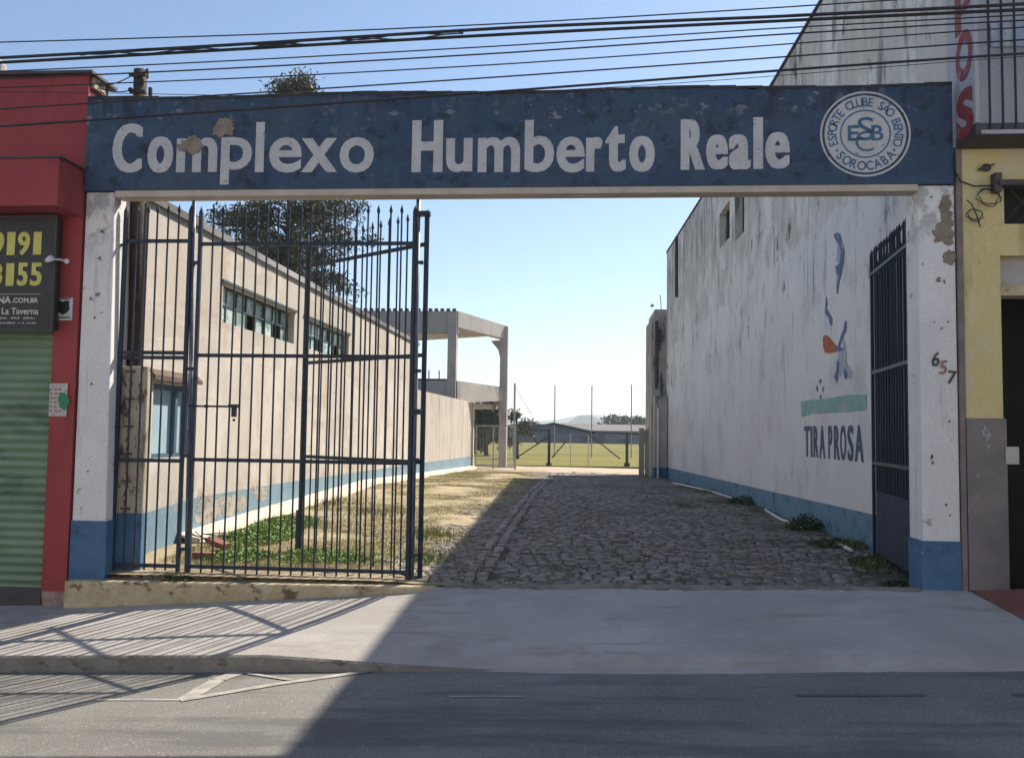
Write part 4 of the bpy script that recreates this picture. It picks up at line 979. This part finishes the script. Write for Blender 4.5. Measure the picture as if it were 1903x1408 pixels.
# balcony with side panel and red letters
bl = thing('balcony', (5, 7.6, zbal), 'projecting upper balcony with vertical black bars over the yellow wall', 'balcony')
yF = P(1817, 245, X=3.40).y
mb = MB(); mb.box(3.385, 12, yF, 7.997, zbal, zbal+.10); build('slab', mb, M['pipe_dark'], bl)
mb = MB(); mb.box(3.42, 12, yF-.03, yF-.016, zbal-.004, zbal+.03); build('slab_edge', mb, M['greywall'], bl)
mb = MB(); mb.box(3.385, 3.42, yF, 7.985, zbal+.105, 5.5); build('side_panel', mb, M['greywall'], bl)
xb0 = P(1838, 150, Y=yF).x
for k in range(14): build('bar', MB().tube([(xb0+k*.108, yF-.006, zbal+.0), (xb0+k*.108, yF-.006, 5.2)], .010, 6), M['wire'], bl)
mb = MB(); mb.box(3.43, 12, yF+.04, yF+.05, zbal+.11, 5.2); build('white_screen', mb, M['greywall'], bl)
mb = MB(); mb.box(P(1843, 60, Y=yF).x, 4.9, yF+.015, yF+.025, P(1870, 85, Y=yF).z, P(1870, 42, Y=yF).z); build('small_plate', mb, M['murallb'], bl)
for s, py0, py1 in (('P', 62, -20), ('O', 155, 63), ('S', 262, 172)):
    z0 = P(1785, py0, X=3.38).z; z1 = P(1785, py1, X=3.38).z
    mb = MB(); ya = 7.975; yb2 = yF+.03
    textmb(mb, s, (3.382, ya, z0), (0, -1, 0), (0, 0, 1), ya-yb2, z1-z0, .05); build('lettering', mb, M['redletter'], bl)
# cable coils on the yellow wall
mb = MB()
def squig(cx, cy, r, turns, Y=7.96):
    return [P(cx+r*math.cos(k*.5)*(1+.25*math.sin(k*1.3)), cy+r*.8*math.sin(k*.5)*(1+.2*math.cos(k*.9))+k*.15, Y=Y-.002*k % .03) for k in range(int(turns*12))]
mb.tube(squig(1838, 365, 20, 2.3), .005, 5); single('cable_coil', mb, M['wire'], 'loose black cable coil hanging under the meter bracket on the yellow wall', 'cable')
mb = MB(); mb.tube(squig(1812, 398, 14, 2), .005, 5); mb.tube([P(1797, 372, Y=7.96), P(1806, 380, Y=7.95), P(1815, 400, Y=7.95), P(1822, 422, Y=7.96)], .006, 5)
single('cable_coil', mb, M['wire'], 'smaller dark cable tangle low at the left edge of the yellow wall', 'cable')
mb = MB(); mb.tube([P(x, y, Y=7.95) for x, y in [(1772, 290), (1773, 315), (1785, 337), (1810, 346), (1845, 345), (1870, 340)]], .007, 6)
single('cable', mb, M['wire'], 'black cable sagging from the balcony corner to the meter bracket', 'cable')
mb = MB(); a = P(1856, 345, Y=7.9); mb.box(a.x, a.x+.7, 7.88, 7.99, a.z, a.z+.05); mb.box(a.x-.03, a.x+.03, 7.9, 7.99, a.z-.05, a.z+.12)
single('meter_bracket', mb, M['pipe_dark'], 'dark iron meter bracket over the lattice window on the yellow wall', 'bracket')
mb = MB()
c = P(1832, 312, Y=7.97); mb.ball((c.x, 7.96, c.z), .04, sc=(1.1, .6, .9)); mb.tube([(c.x-.07, 7.97, c.z-.02), (c.x+.07, 7.96, c.z+.03)], .008, 5)
single('cable_clamp', mb, M['pipe_dark'], 'dark round cable clamp on the yellow wall below the balcony', 'clamp')

# ================================================================== OVERHEAD WIRES
WX = [-250, 0, 480, 960, 1423, 1764, 2200]
WIRES = [([86, 78, 65, 43, 15, -6, -40], .0055, 'uppermost thin cable across the sky, fading out above the right roof'),
         ([118, 107, 82, 49, 34, 14, -12], .013, 'thick upper black cable of the twisted bundle across the sky'),
         ([127, 117, 89, 63, 41, 24, 4], .013, 'thick lower black cable of the bundle, just under the thickest one'),
         ([140, 133, 110, 85, 53, 36, 14], .0055, 'thin cable, first below the thick bundle'),
         ([155, 147, 124, 98, 65, 46, 24], .0065, 'thin cable, second below the thick bundle'),
         ([172, 163, 144, 118, 85, 60, 34], .0055, 'thin cable, third below the thick bundle'),
         ([218, 203, 172, 141, 109, 83, 55], .0065, 'cable crossing the top edge of the blue beam, next to lowest'),
         ([252, 235, 202, 168, 133, 109, 82], .0105, 'lowest thick cable crossing in front of the blue beam'),
         ([180, 168, 181, 171, 141, 117, 90], .003, 'hair thin wire running close along the lowest thick cable')]
for k, (ys_, r, lab) in enumerate(WIRES):
    Yw = 6.9+.05*k; pts = []
    xs_ = np.linspace(-250, 2200, 60)
    co = np.polyfit(WX, ys_, 4)
    for x in xs_:
        y = np.interp(x, WX, ys_)*.35+np.polyval(co, x)*.65
        pts.append(P(x, y, Y=Yw))
    mb = MB(); mb.tube(pts, r, 6)
    single('overhead_cable', mb, M['wire'], lab, 'cable', 'cables over the street', smooth=True)
mb = MB()
for k in range(2):
    pts = []
    for i in range(80):
        x = 150+i*9; y = np.interp(x, WX, [118+(k*4), 108+k*2, 83+k*4, 53+k*6, 36, 16, -10]); p = P(x, y+3*math.sin(i*.35+k*3), Y=6.92); pts.append(p)
    mb.tube(pts, .006, 5)
single('lashing_wire', mb, M['wire'], 'thin wires wound loosely round the thick bundle left of centre', 'wire')

# ================================================================== FAR END
# grandstand
gs = thing('grandstand', (-6, 36, -1.6), 'bare concrete grandstand frame with roof and two columns behind the boundary wall', 'grandstand')
def col(mb, x0, x1, yt, Y, ydepth, zb, px=None, capy=0):
    a = P(x0, yt, Y=Y); b = P(x1, yt, Y=Y); mb.box(a.x, b.x, Y, Y+ydepth, zb, a.z)
Ya, Yb = 34., 38.5
A = P(852, 578, Y=Ya); B = P(943, 606, Y=Yb)
A2 = P(852, 632, Y=Ya); B2 = P(943, 632, Y=Yb)
mb = MB()
# front fascia (left part) and slanted right fascia
mb.hexa([(-12, Ya, P(800, 618, Y=Ya).z), (A.x, Ya, P(850, 618, Y=Ya).z), (A.x, Ya+.35, P(850, 618, Y=Ya).z), (-12, Ya+.35, P(800, 618, Y=Ya).z)], [(-12, Ya, A.z), (A.x, Ya, A.z), (A.x, Ya+.35, A.z), (-12, Ya+.35, A.z)])
zl = P(852, 608, Y=Ya).z; zr = P(943, 630, Y=Yb).z
mb.hexa([(A.x, Ya-.01, zl), (B.x, Yb, zr), (B.x-.3, Yb+.3, zr), (A.x-.3, Ya+.3, zl)], [(A.x, Ya-.01, A.z), (B.x, Yb, B.z), (B.x-.3, Yb+.3, B.z), (A.x-.3, Ya+.3, A.z)])
build('fascia', mb, M['concrete'], gs)
mb = MB(); mb.hexa([(-12, Ya+.36, zl+.2), (A.x-.31, Ya+.36, zl+.2), (B.x-.35, Yb+.25, zl+.2), (-12, Yb+5, zl+.2)], [(-12, Ya+.36, zl+.32), (A.x-.31, Ya+.36, zl+.32), (B.x-.35, Yb+.25, zl+.32), (-12, Yb+5, zl+.32)]); build('roof_slab', mb, M['concrete'], gs)
mb = MB()
xs_ = np.linspace(P(600, 575, Y=Ya).x, A.x, 24)
for a, b in zip(xs_[:-1], xs_[1:]): mb.box(a, b-.1, Ya-.05, Ya+.1, A.z+.001, A.z+.1)
build('roof_edge', mb, M['pipe_dark'], gs)
mb = MB(); col(mb, 833, 849, 580, Ya-.12, .45, -1.8); build('column', mb, M['concrete'], gs)
mb = MB(); col(mb, 930, 944, 606, Yb-.3, .45, -1.9); build('column', mb, M['concrete'], gs)
mb = MB(); q = [(930, 632), (930, 668), (926, 650), (912, 633)]; mb.prism([P(x, y, Y=Yb-.2) for x, y in q], (0, .3, 0)); q = [(930, 745), (930, 775), (925, 755), (914, 745)]; mb.prism([P(x, y, Y=Yb-.2) for x, y in q], (0, .3, 0)); build('bracket', mb, M['concrete'], gs)
zA0, zA1 = P(849, 735, Y=Ya).z, P(849, 707, Y=Ya).z; zB0, zB1 = P(943, 744, Y=Yb).z, P(943, 720, Y=Yb).z
mb = MB(); mb.hexa([(A.x, Ya+.05, zA0-.3), (B.x-.02, Yb+.02, zB0), (B.x-.3, Yb+.3, zB0), (A.x-.3, Ya+.3, zA0-.3)], [(A.x, Ya+.05, zA1), (B.x-.02, Yb+.02, zB1), (B.x-.3, Yb+.3, zB1), (A.x-.3, Ya+.3, zA1)])
mb.box(-12, A.x-.3, Ya+.02, Ya+.3, zA0-.5, zA1); build('parapet', mb, M['concrete'], gs)
mb = MB(); mb.box(-12, A.x-.05, Ya-.01, Ya+.35, zA1+.002, zA1+.07); build('parapet_cap', mb, M['pipe_dark'], gs)
mb = MB(); mb.hexa([(-12, Ya+.4, zA0-.4), (A.x-.4, Ya+.4, zA0-.4), (B.x-.4, Yb+.2, zA0-.4), (-12, Yb+4, zA0-.4)], [(-12, Ya+.4, zA0-.2), (A.x-.4, Ya+.4, zA0-.2), (B.x-.4, Yb+.2, zA0-.2), (-12, Yb+4, zA0-.2)]); build('floor_slab', mb, M['concrete'], gs)
mb = MB(); 
for px in (797, 816): a = P(px, 703, Y=36); mb.tube([(a.x, 36, zA1), (a.x, 36, zA1+.55)], .03, 6)
build('railing_post', mb, M['galv'], gs)

# open mesh gate at the yard's end
Yf = 36.3
mg = thing('mesh_gate', tuple(P(900, 872, Y=Yf)), 'grey wire mesh gate leaf standing open at the far end of the boundary wall', 'gate')
a = P(884, 873, Y=Yf); b = P(957, 873, Y=35.2); zt = P(920, 791, Y=Yf).z; zb = -1.55
mb = MB()
for t in (0, .45, 1):
    p = a.lerp(b, t); mb.tube([(p.x, p.y, zb), (p.x, p.y, zt)], .045 if t == 1 else .03, 6)
mb.tube([(a.x, a.y, zt), (b.x, b.y, zt)], .03, 6); mb.tube([(a.x, a.y, zb+.08), (b.x, b.y, zb+.08)], .03, 6); build('frame', mb, M['galv'], mg)
mb = MB()
for k in range(1, 26):
    p = a.lerp(b, k/26); mb.tube([(p.x, p.y, zb+.05), (p.x, p.y, zt)], .006, 4)
build('mesh', mb, M['galv'], mg)
# dark fence at the field
YF2 = 42.
ff = thing('field_fence', tuple(P(1080, 865, Y=YF2)), 'low dark pipe fence with diagonal braces along the near edge of the field', 'fence')
zt = P(1020, 800, Y=YF2).z; zt2 = P(1165, 806, Y=YF2).z
for px, w_ in ((1020, .13), (1165, .13)):
    mb = MB(); p = P(px, 862, Y=YF2); t_ = P(px, 797 if px < 1100 else 804, Y=YF2); mb.box(p.x-w_/2, p.x+w_/2, YF2-w_/2, YF2+w_/2, -1.9, t_.z); mb.box(p.x-w_, p.x+w_, YF2-w_, YF2+w_, -1.9, p.z+.06); build('post', mb, M['fencegreen'], ff)
for (x0, y0), (x1, y1) in [((960, 850), (1018, 812)), ((1026, 850), (1052, 820)), ((1092, 805), (1152, 852)), ((960, 797), (1020, 800)), ((1100, 803), (1196, 807)), ((965, 795), (1028, 787)), ((1028, 787), (1105, 806)), ((985, 803), (1000, 826))]:
    mb = MB(); mb.tube([P(x0, y0, Y=YF2), P(x1, y1, Y=YF2)], .03, 5); build('brace', mb, M['fencegreen'], ff)
for px in (1060, 1093):
    mb = MB(); p = P(px, 862, Y=YF2); mb.tube([(p.x, YF2, -1.9), (p.x, YF2, P(px, 805, Y=YF2).z)], .02, 5); build('slim_post', mb, M['galv'], ff)
mb = MB()
for k in range(70):
    px = 958+k*3.4; p = P(px, 862, Y=YF2+.03); mb.tube([(p.x, YF2+.03, -1.75), (p.x, YF2+.03, zt2)], .0035, 3)
build('wire_mesh', mb, M['galv'], ff)
mb = MB(); p = P(1192, 880, Y=33.5); mb.box(p.x-.1, p.x+.1, 33.4, 33.6, -1.8, P(1192, 795, Y=33.5).z); mb.box(p.x+.13, p.x+.3, 33.4, 33.6, -1.8, P(1192, 798, Y=33.5).z)
single('gate_post', mb, M['annex'], 'weathered grey post at the end of the warehouse annex', 'post')
# tall net poles
for px, yt, lab in ((955, 712, 'tall net pole nearest the grandstand, with a slanting stay wire'), (1030, 716, 'tall thin net pole over the dark gable roof'), (1099, 716, 'tall thin net pole by the round hilltop'), (1173, 714, 'tall thin net pole nearest the warehouse')):
    Yn = 48. if px == 955 else 60.
    a = P(px, 840, Y=Yn); t = thing('net_pole', (a.x, Yn, -1.9), lab, 'pole', 'tall net poles beside the field')
    mb = MB(); mb.tube([(a.x, Yn, -1.9), (a.x, Yn, P(px, yt, Y=Yn).z)], .06 if px == 955 else .045, 6); build('mast', mb, M['galv'], t)
    if px == 955:
        mb = MB(); mb.tube([P(956, 716, Y=Yn), P(988, 770, Y=Yn+2)], .015, 4); build('stay_wire', mb, M['galv'], t)
# far wall, sheds
Yw = 150.
mb = MB(); a = P(700, 802, Y=Yw); b = P(1400, 806, Y=Yw); mb.box(-90, 90, Yw, Yw+.5, -3.2, P(1050, 804, Y=Yw).z)
single('far_wall', mb, M['farwall'], 'long dark grey wall across the far side of the field', 'wall')
fs_ = thing('gabled_shed', tuple(P(1030, 830, Y=165)), 'long dark shed with a low pointed gable beyond the field', 'shed')
mb = MB(); Ys_ = 165.
pp = [P(975, 801, Y=Ys_), P(1028, 788, Y=Ys_), P(1102, 804, Y=Ys_)]
mb.prism([(pp[0].x, Ys_, -3.2), (pp[2].x, Ys_, -3.2), pp[2], pp[1], pp[0]], (0, 30, 0)); build('body', mb, M['farwall'], fs_)
mb = MB()
for a, b in ((pp[0], pp[1]), (pp[1], pp[2])):
    mb.hexa([a+Vector((0, -1, 0)), b+Vector((0, -1, 0)), b+Vector((0, 31, 0)), a+Vector((0, 31, 0))], [a+Vector((0, -1, .35)), b+Vector((0, -1, .35)), b+Vector((0, 31, .35)), a+Vector((0, 31, .35))])
build('roof', mb, M['farroof2'], fs_)
ls = thing('long_shed', tuple(P(1150, 830, Y=200)), 'long low shed with a brown grey roof behind the gabled shed', 'shed')
a = P(1040, 802, Y=200); b = P(1260, 808, Y=200); mb = MB(); mb.box(a.x, b.x, 200, 240, -3.2, a.z); build('body', mb, M['farwall'], ls)
c = P(1040, 790, Y=235)
mb = MB(); mb.add([(a.x-2, 199, a.z+.05), (b.x+2, 199, a.z+.05), (b.x+2, 235, c.z), (a.x-2, 235, c.z), (a.x-2, 199, a.z+.4), (b.x+2, 199, a.z+.4), (b.x+2, 235, c.z+.4), (a.x-2, 235, c.z+.4)], [(3, 2, 1, 0), (4, 5, 6, 7), (0, 1, 5, 4), (1, 2, 6, 5), (2, 3, 7, 6), (3, 0, 4, 7)]); build('roof', mb, M['farroof'], ls)
ls = thing('workshop', tuple(P(700, 830, Y=170)), 'low grey workshop behind the field seen through the mesh gate', 'shed')
a = P(860, 798, Y=170); b = P(950, 798, Y=170); mb = MB(); mb.box(a.x, b.x, 170, 190, -3.2, a.z); build('body', mb, M['farwall'], ls)
mb = MB(); mb.box(a.x-1, b.x+1, 169, 191, a.z+.01, a.z+.5); build('roof', mb, M['farroof'], ls)

# ================================================================== TREES
def leaves(centers, radii, n_each, size, flat=.6, droop=0):
    Vl = []; 
    for c, r, n in zip(centers, radii, n_each):
        d = rng.normal(size=(n, 3)); d /= np.linalg.norm(d, axis=1)[:, None]; d *= (rng.random((n, 1))**.45)*np.asarray(r)
        p = np.asarray(c)+d
        a = rng.normal(size=(n, 3)); a /= np.linalg.norm(a, axis=1)[:, None]; b = np.cross(a, rng.normal(size=(n, 3))); b /= np.linalg.norm(b, axis=1)[:, None]
        s = size*rng.uniform(.6, 1.4, (n, 1)); a = a*s; b = b*s*flat
        a[:, 2] -= droop*s[:, 0]
        Vl.append(np.stack([p-a, p+b*.8, p+a, p-b*.8], 1))
    V = np.concatenate(Vl).reshape(-1, 3); F = np.arange(len(V)).reshape(-1, 4)
    return V, F
def tree(name, label, base, H, nb, prof_r, z_lo, lsz, nleaf, m, trunk_r, cl_r=.45, group=None, per=4, droop=.3):
    t = thing(name, tuple(base), label, 'tree', group)
    mb = MB(); lean = random.uniform(-.03, .03)
    spine = [(lean*H*k/6+random.uniform(-.05, .05)*trunk_r*4, random.uniform(-.05, .05), H*.97*k/6) for k in range(7)]
    mb.tube(spine, [trunk_r*(1-.88*k/6) for k in range(7)], 8)
    cs = []; rs = []; ns = []
    for k in range(nb):
        z = z_lo+(H-z_lo)*(k+random.random())/nb
        R0 = prof_r(z/H)*random.uniform(.55, 1.12); a = random.uniform(0, 2*math.pi)
        i = min(5, int(z/H*6)); s0 = Vector(spine[i]).lerp(Vector(spine[i+1]), z/H*6-i if z/H*6-i < 1 else 1); s0.z = z
        tip = s0+Vector((math.cos(a)*R0, math.sin(a)*R0, R0*random.uniform(-.15, .35)))
        mid = s0.lerp(tip, .5)+Vector((0, 0, .12*R0))
        mb.tube([s0, mid, tip], [trunk_r*.22*(1-z/H*.6), trunk_r*.14*(1-z/H*.5), trunk_r*.03], 5)
        for q in range(per):
            f = .35+.65*(q+random.random())/per
            p = (s0.lerp(mid, f*2) if f < .5 else mid.lerp(tip, f*2-1))
            cs.append((p.x+random.uniform(-.2, .2)*cl_r, p.y+random.uniform(-.2, .2)*cl_r, p.z+random.uniform(-.5, .5)*cl_r)); rr = cl_r*random.uniform(.5, 1.25)
            rs.append((rr*1.15, rr*1.15, rr*.6)); ns.append(int(nleaf*random.uniform(.5, 1.2)))
    build('trunk', mb, M['bark'], t, local=True, smooth=True)
    V, F = leaves(cs, rs, ns, lsz, .5, droop)
    npmesh('crown', V, F, m, t)
    return t
bt_ = P(527, 800, Y=32); H = P(530, 160, Y=32).z+1.35
def pr(t):   # crown radius by relative height
    return float(np.interp(t, [0, .3, .42, .55, .7, .82, .93, 1], [1.6, 3.2, 3.5, 3.6, 3.1, 2.0, 1.15, .5]))
tree('conifer_tree', 'tall dark conifer with open drooping branches rising behind the long building', (bt_.x, 32, -1.5), H, 175, pr, 2.6, .075, 105, M['leaf'], .32, .6, per=5)
def blob(t): return float(np.interp(t, [0, .3, .6, .9, 1], [.5, 1, 1, .55, .2]))
def bush(px, py_top, Yd, wd, lab, m=None, name='broadleaf_tree', group='trees around the field', n=26, lsz=.2, nleaf=60):
    p = P(px, py_top, Y=Yd); H = p.z+1.9
    return tree(name, lab, (p.x, Yd, -1.9), H, n, lambda t: wd*blob(t), H*.25, lsz, nleaf, m or M['leaf2'], .18, wd*.4, group, per=3)
bush(905, 752, 60, 1.6, 'round green tree framed between the grandstand and the boundary wall')
bush(880, 772, 66, 1.3, 'low green tree at the left under the grandstand parapet')
tt = bush(962, 764, 52, 1.1, 'small sparse tree spreading right behind the first net pole', M['leaf'], n=12, lsz=.12, nleaf=26)
for k, (px, yt, Yd, wd, lab) in enumerate([(1135, 786, 260, 5, 'leftmost tree of the dark row beyond the sheds'), (1152, 783, 262, 5.5, 'second tree of the dark row beyond the sheds'), (1170, 785, 258, 5, 'third tree of the dark row beyond the sheds'), (1188, 784, 262, 5.5, 'tree at the right end of the dark row, next to the warehouse'), (986, 790, 255, 4.5, 'low tree left of the dark gabled shed')]):
    bush(px, yt, Yd, wd, lab, n=14, lsz=.7, nleaf=40)

# ================================================================== GRASS AND WEEDS
def blades(name, X, Y, hgt, wd, m, kind='stuff', zf=None, lean=.5):
    n = len(X); Z = zyard(X, Y)+.0 if zf is None else zf(X, Y)
    a = rng.uniform(0, 2*math.pi, n); h = hgt*rng.uniform(.4, 1.3, n); dx = np.cos(a)*wd; dy = np.sin(a)*wd
    lx = rng.normal(0, lean, n)*h; ly = rng.normal(0, lean, n)*h
    V = np.stack([np.stack([X-dx, Y-dy, Z-.01], 1), np.stack([X+dx, Y+dy, Z-.01], 1), np.stack([X+lx, Y+ly, Z+h], 1)], 1).reshape(-1, 3)
    o = npmesh(name, V, np.arange(3*n).reshape(-1, 3), m); 
    if kind: o['kind'] = kind
    return o
def scatter(n, x0, x1, y0, y1, thr, sc, seed, power=1.6):
    X = rng.uniform(x0, x1, n); Y = y0+(y1-y0)*rng.random(n)**power
    k = vnoise(X, Y, sc, seed)+.25*(vnoise(X, Y, sc*4, seed+1)-.5)+rng.normal(0, .06, n) > thr; return X[k], Y[k]
X, Y = scatter(150000, -4.3, -1.1, 8.35, 33, .36, .9, 41)
props(blades('dry_grass', X, Y, .028, .004, M['grassb'], zf=zsoil), 'thin dry grass over the sunny left side of the yard', 'grass')
X, Y = scatter(26000, 1.8, 3.4, 8.4, 30, .5, 1.1, 43)
X2, Y2 = scatter(26000, -1.6, 2.2, 8.1, 25, .5, 1.0, 45)
props(blades('sparse_grass', np.concatenate([X, X2]), np.concatenate([Y, Y2]), .03, .004, M['weed_d'], zf=zsoil), 'sparse grass between the shaded cobblestones', 'grass')
def leafy(name, label, cat, cx, cy, rx, ry, h, n, size, m, group=None, zf=zsoil, kind=None):
    t = rng.uniform(0, 2*math.pi, n); r = rng.random(n)**.6
    X = cx+np.cos(t)*r*rx; Y = cy+np.sin(t)*r*ry
    Z = zf(X, Y)+h*(1-r*.7)*rng.random(n)**.7
    a = rng.normal(size=(n, 3)); a[:, 2] *= .5; a /= np.linalg.norm(a, axis=1)[:, None]; b = np.cross(a, rng.normal(size=(n, 3))); b /= np.linalg.norm(b, axis=1)[:, None]
    s = size*rng.uniform(.6, 1.4, (n, 1)); a = a*s; b = b*s*.6; p = np.stack([X, Y, Z], 1)
    V = np.stack([p-a, p+b, p+a, p-b], 1).reshape(-1, 3)
    base = np.array([cx, cy, float(zf(np.array([cx]), np.array([cy]))[0])])
    o = npmesh(name, V-base, np.arange(len(V)).reshape(-1, 4), m); o.location = base
    return props(o, label, cat, group, kind)
# creeping green patch behind the wide leaf
pts = [(P(px, py, Z=-1.36)) for px, py in [(470, 1010), (500, 985), (530, 1000), (450, 1030), (540, 960), (560, 1030), (620, 1045), (490, 960)]]
allV = []
for k, (px, py, rx, ry, h, n) in enumerate([(480, 1008, .45, .75, .17, 3200), (530, 985, .42, .8, .14, 2400), (440, 1035, .35, .35, .09, 1200), (590, 1035, .5, .4, .06, 1100), (660, 1040, .35, .3, .04, 350), (570, 940, .45, .9, .05, 500), (790, 1040, .25, .2, .06, 330)]):
    p = P(px, py, Z=-1.36)
    lab = ['dense bright creeping weeds at the middle of the patch behind the wide gate leaf', 'bright creeping weeds climbing towards the pale footing', 'low creeping weeds beside the bricks and rubble', 'thin creeping weeds under the folded gate leaf', 'small weed patch in front of the folded leaf tip', 'scattered weeds farther in along the sunny strip', 'small bright weed clump just right of the gate post foot'][k]
    leafy('weed_patch', lab, 'weeds', p.x, p.y, rx, ry, h, n, .018, M['weed'], 'creeping weeds behind the gate')
p = P(350, 1070, Z=-1.45)
leafy('weed_clump', 'dusty green weed growing at the foot of the slim post on the step', 'weeds', p.x, 8.0, .17, .07, .1, 260, .014, M['weed_d'], None, zf=lambda x, y: 0*x-1.48)
for k, (px, py, rx, h, n, lab) in enumerate([(1548, 990, .3, .26, 700, 'tall dark weed clump against the blue foot of the warehouse'), (1390, 938, .35, .2, 500, 'low weed clump by the far water pipe'), (1560, 1020, .35, .1, 500, 'low weeds in front of the tall clump by the warehouse'), (1650, 1050, .33, .12, 700, 'dark weeds at the foot of the open right gate leaf'), (1680, 1085, .2, .06, 300, 'small weeds where the right gate leaf meets the ramp')]):
    p = P(px, py, Z=-1.37)
    o = leafy('weed_clump', lab, 'weeds', min(p.x, 3.2), p.y, rx, rx*.9, h, n, .022, M['weed_d'], 'weeds along the right wall')
    X = p.x*0+np.random.default_rng(k).normal(min(p.x, 3.2), rx*.4, n); 
gc = [(p_.x, p_.y, r_) for p_, r_ in [(P(480, 1008, Z=-1.36), .5), (P(540, 985, Z=-1.36), .5), (P(700, 960, Z=-1.3), .6), (P(790, 1040, Z=-1.38), .3), (P(620, 935, Z=-1.25), .6), (P(1548, 990, Z=-1.37), .3), (P(1400, 938, Z=-1.37), .4), (P(1640, 1055, Z=-1.38), .35), (P(1580, 1020, Z=-1.37), .35), (P(1330, 915, Z=-1.4), .5), (P(800, 1000, Z=-1.34), .4)]]
gX = np.concatenate([rng.normal(x, r_*.45, 420) for x, y, r_ in gc]); gY = np.concatenate([rng.normal(y, r_*.6, 420) for x, y, r_ in gc])
ok = (gX > -4.3) & (gX < 3.38) & (gY > 8.3); gX, gY = gX[ok], gY[ok]
props(blades('tall_grass', gX, gY, .11, .005, M['weed_g'], zf=zsoil, lean=.35), 'tufts of longer grass growing among the weeds of the yard', 'grass')
# rubble and bricks behind the wide leaf
def rock(cx, cy, s, m, lab, name='rubble_piece', group='rubble near the gate', cat='rubble'):
    z = float(zsoil(np.array([cx]), np.array([cy]))[0]); mb = MB(); mb.ball((0, 0, s*.3), s, 8, 5, (1, .8, .55))
    mb.v = [tuple(c*random.uniform(.82, 1.15) for c in v) for v in mb.v]
    o = single(name, mb, m, lab, cat, group); o.location = (cx, cy, z); return o
M['brick'] = mat('old_brick', (.22, .09, .06), (.32, .15, .1), 9, .95, .01, 30)
p = P(378, 1040, Z=-1.38)
mb = MB(); mb.box(-.11, .11, -.055, .055, 0, .06); o = bevel(single('brick', mb, M['brick'], 'dark brick lying behind the left end of the wide leaf', 'brick', 'rubble near the gate'), .006); o.location = (p.x, p.y, float(zsoil(np.array([p.x]), np.array([p.y]))[0])+.01); o.rotation_euler = (0, .05, .3)
mb = MB(); mb.box(-.11, .11, -.055, .055, 0, .06); o = bevel(single('brick', mb, M['brick'], 'reddish brick on top of the small rubble heap', 'brick', 'rubble near the gate'), .006); o.location = (p.x+.06, p.y+.25, -1.27); o.rotation_euler = (.1, .2, -.4)
for k, (px, py, s, lab) in enumerate([(395, 1015, .09, 'largest lump of rubble beside the footing'), (372, 1005, .06, 'small rubble lump closest to the slim post'), (415, 1000, .07, 'rubble lump at the edge of the weeds'), (392, 1035, .05, 'little rubble lump touching the dark brick'), (640, 1000, .035, 'lone stone in the dry grass behind the bars')]):
    p = P(px, py, Z=-1.37); rock(p.x, p.y, s, M['plaster_bare'], lab)
mb = MB(); p = P(395, 1012, Z=-1.3)
for k in range(9):
    a = random.uniform(0, 6.28); mb.tube([(p.x+random.uniform(-.15, .15), p.y+random.uniform(-.15, .15), -1.3+.03*k*.5), (p.x+.25*math.cos(a), p.y+.2*math.sin(a), -1.26+random.uniform(0, .1))], .006, 4)
single('dry_twigs', mb, M['bark'], 'tangle of dry twigs lying over the rubble by the footing', 'twigs')
# litter on the road side
mb = MB(); p = P(1353, 1136, Z=-1.6); mb.ball((0, 0, .012), .03, 7, 4, (1, .5, .4)); o = single('dry_leaf', mb, M['bark'], 'small dark dry leaf lying on the middle of the ramp', 'leaf'); o.location = (p.x, p.y, float(zpave(p.x, p.y))+.002)

# ================================================================== HAZE (air between the near yard and the hills)
hz = MB(); hz.box(-4000, 4000, -60, 3600, -4.3, 75)
hm = bpy.data.materials.new('haze'); hm.use_nodes = True; hn = hm.node_tree; hn.nodes.clear()
ho = hn.nodes.new('ShaderNodeOutputMaterial'); hv = hn.nodes.new('ShaderNodeVolumePrincipled')
hv.inputs['Color'].default_value = (.86, .93, 1, 1); hv.inputs['Density'].default_value = .00045; hv.inputs['Anisotropy'].default_value = .3
hn.links.new(hv.outputs[0], ho.inputs['Volume'])
props(build('haze', hz, hm), 'pale bluish haze in the air towards the hills', 'haze', kind='stuff')
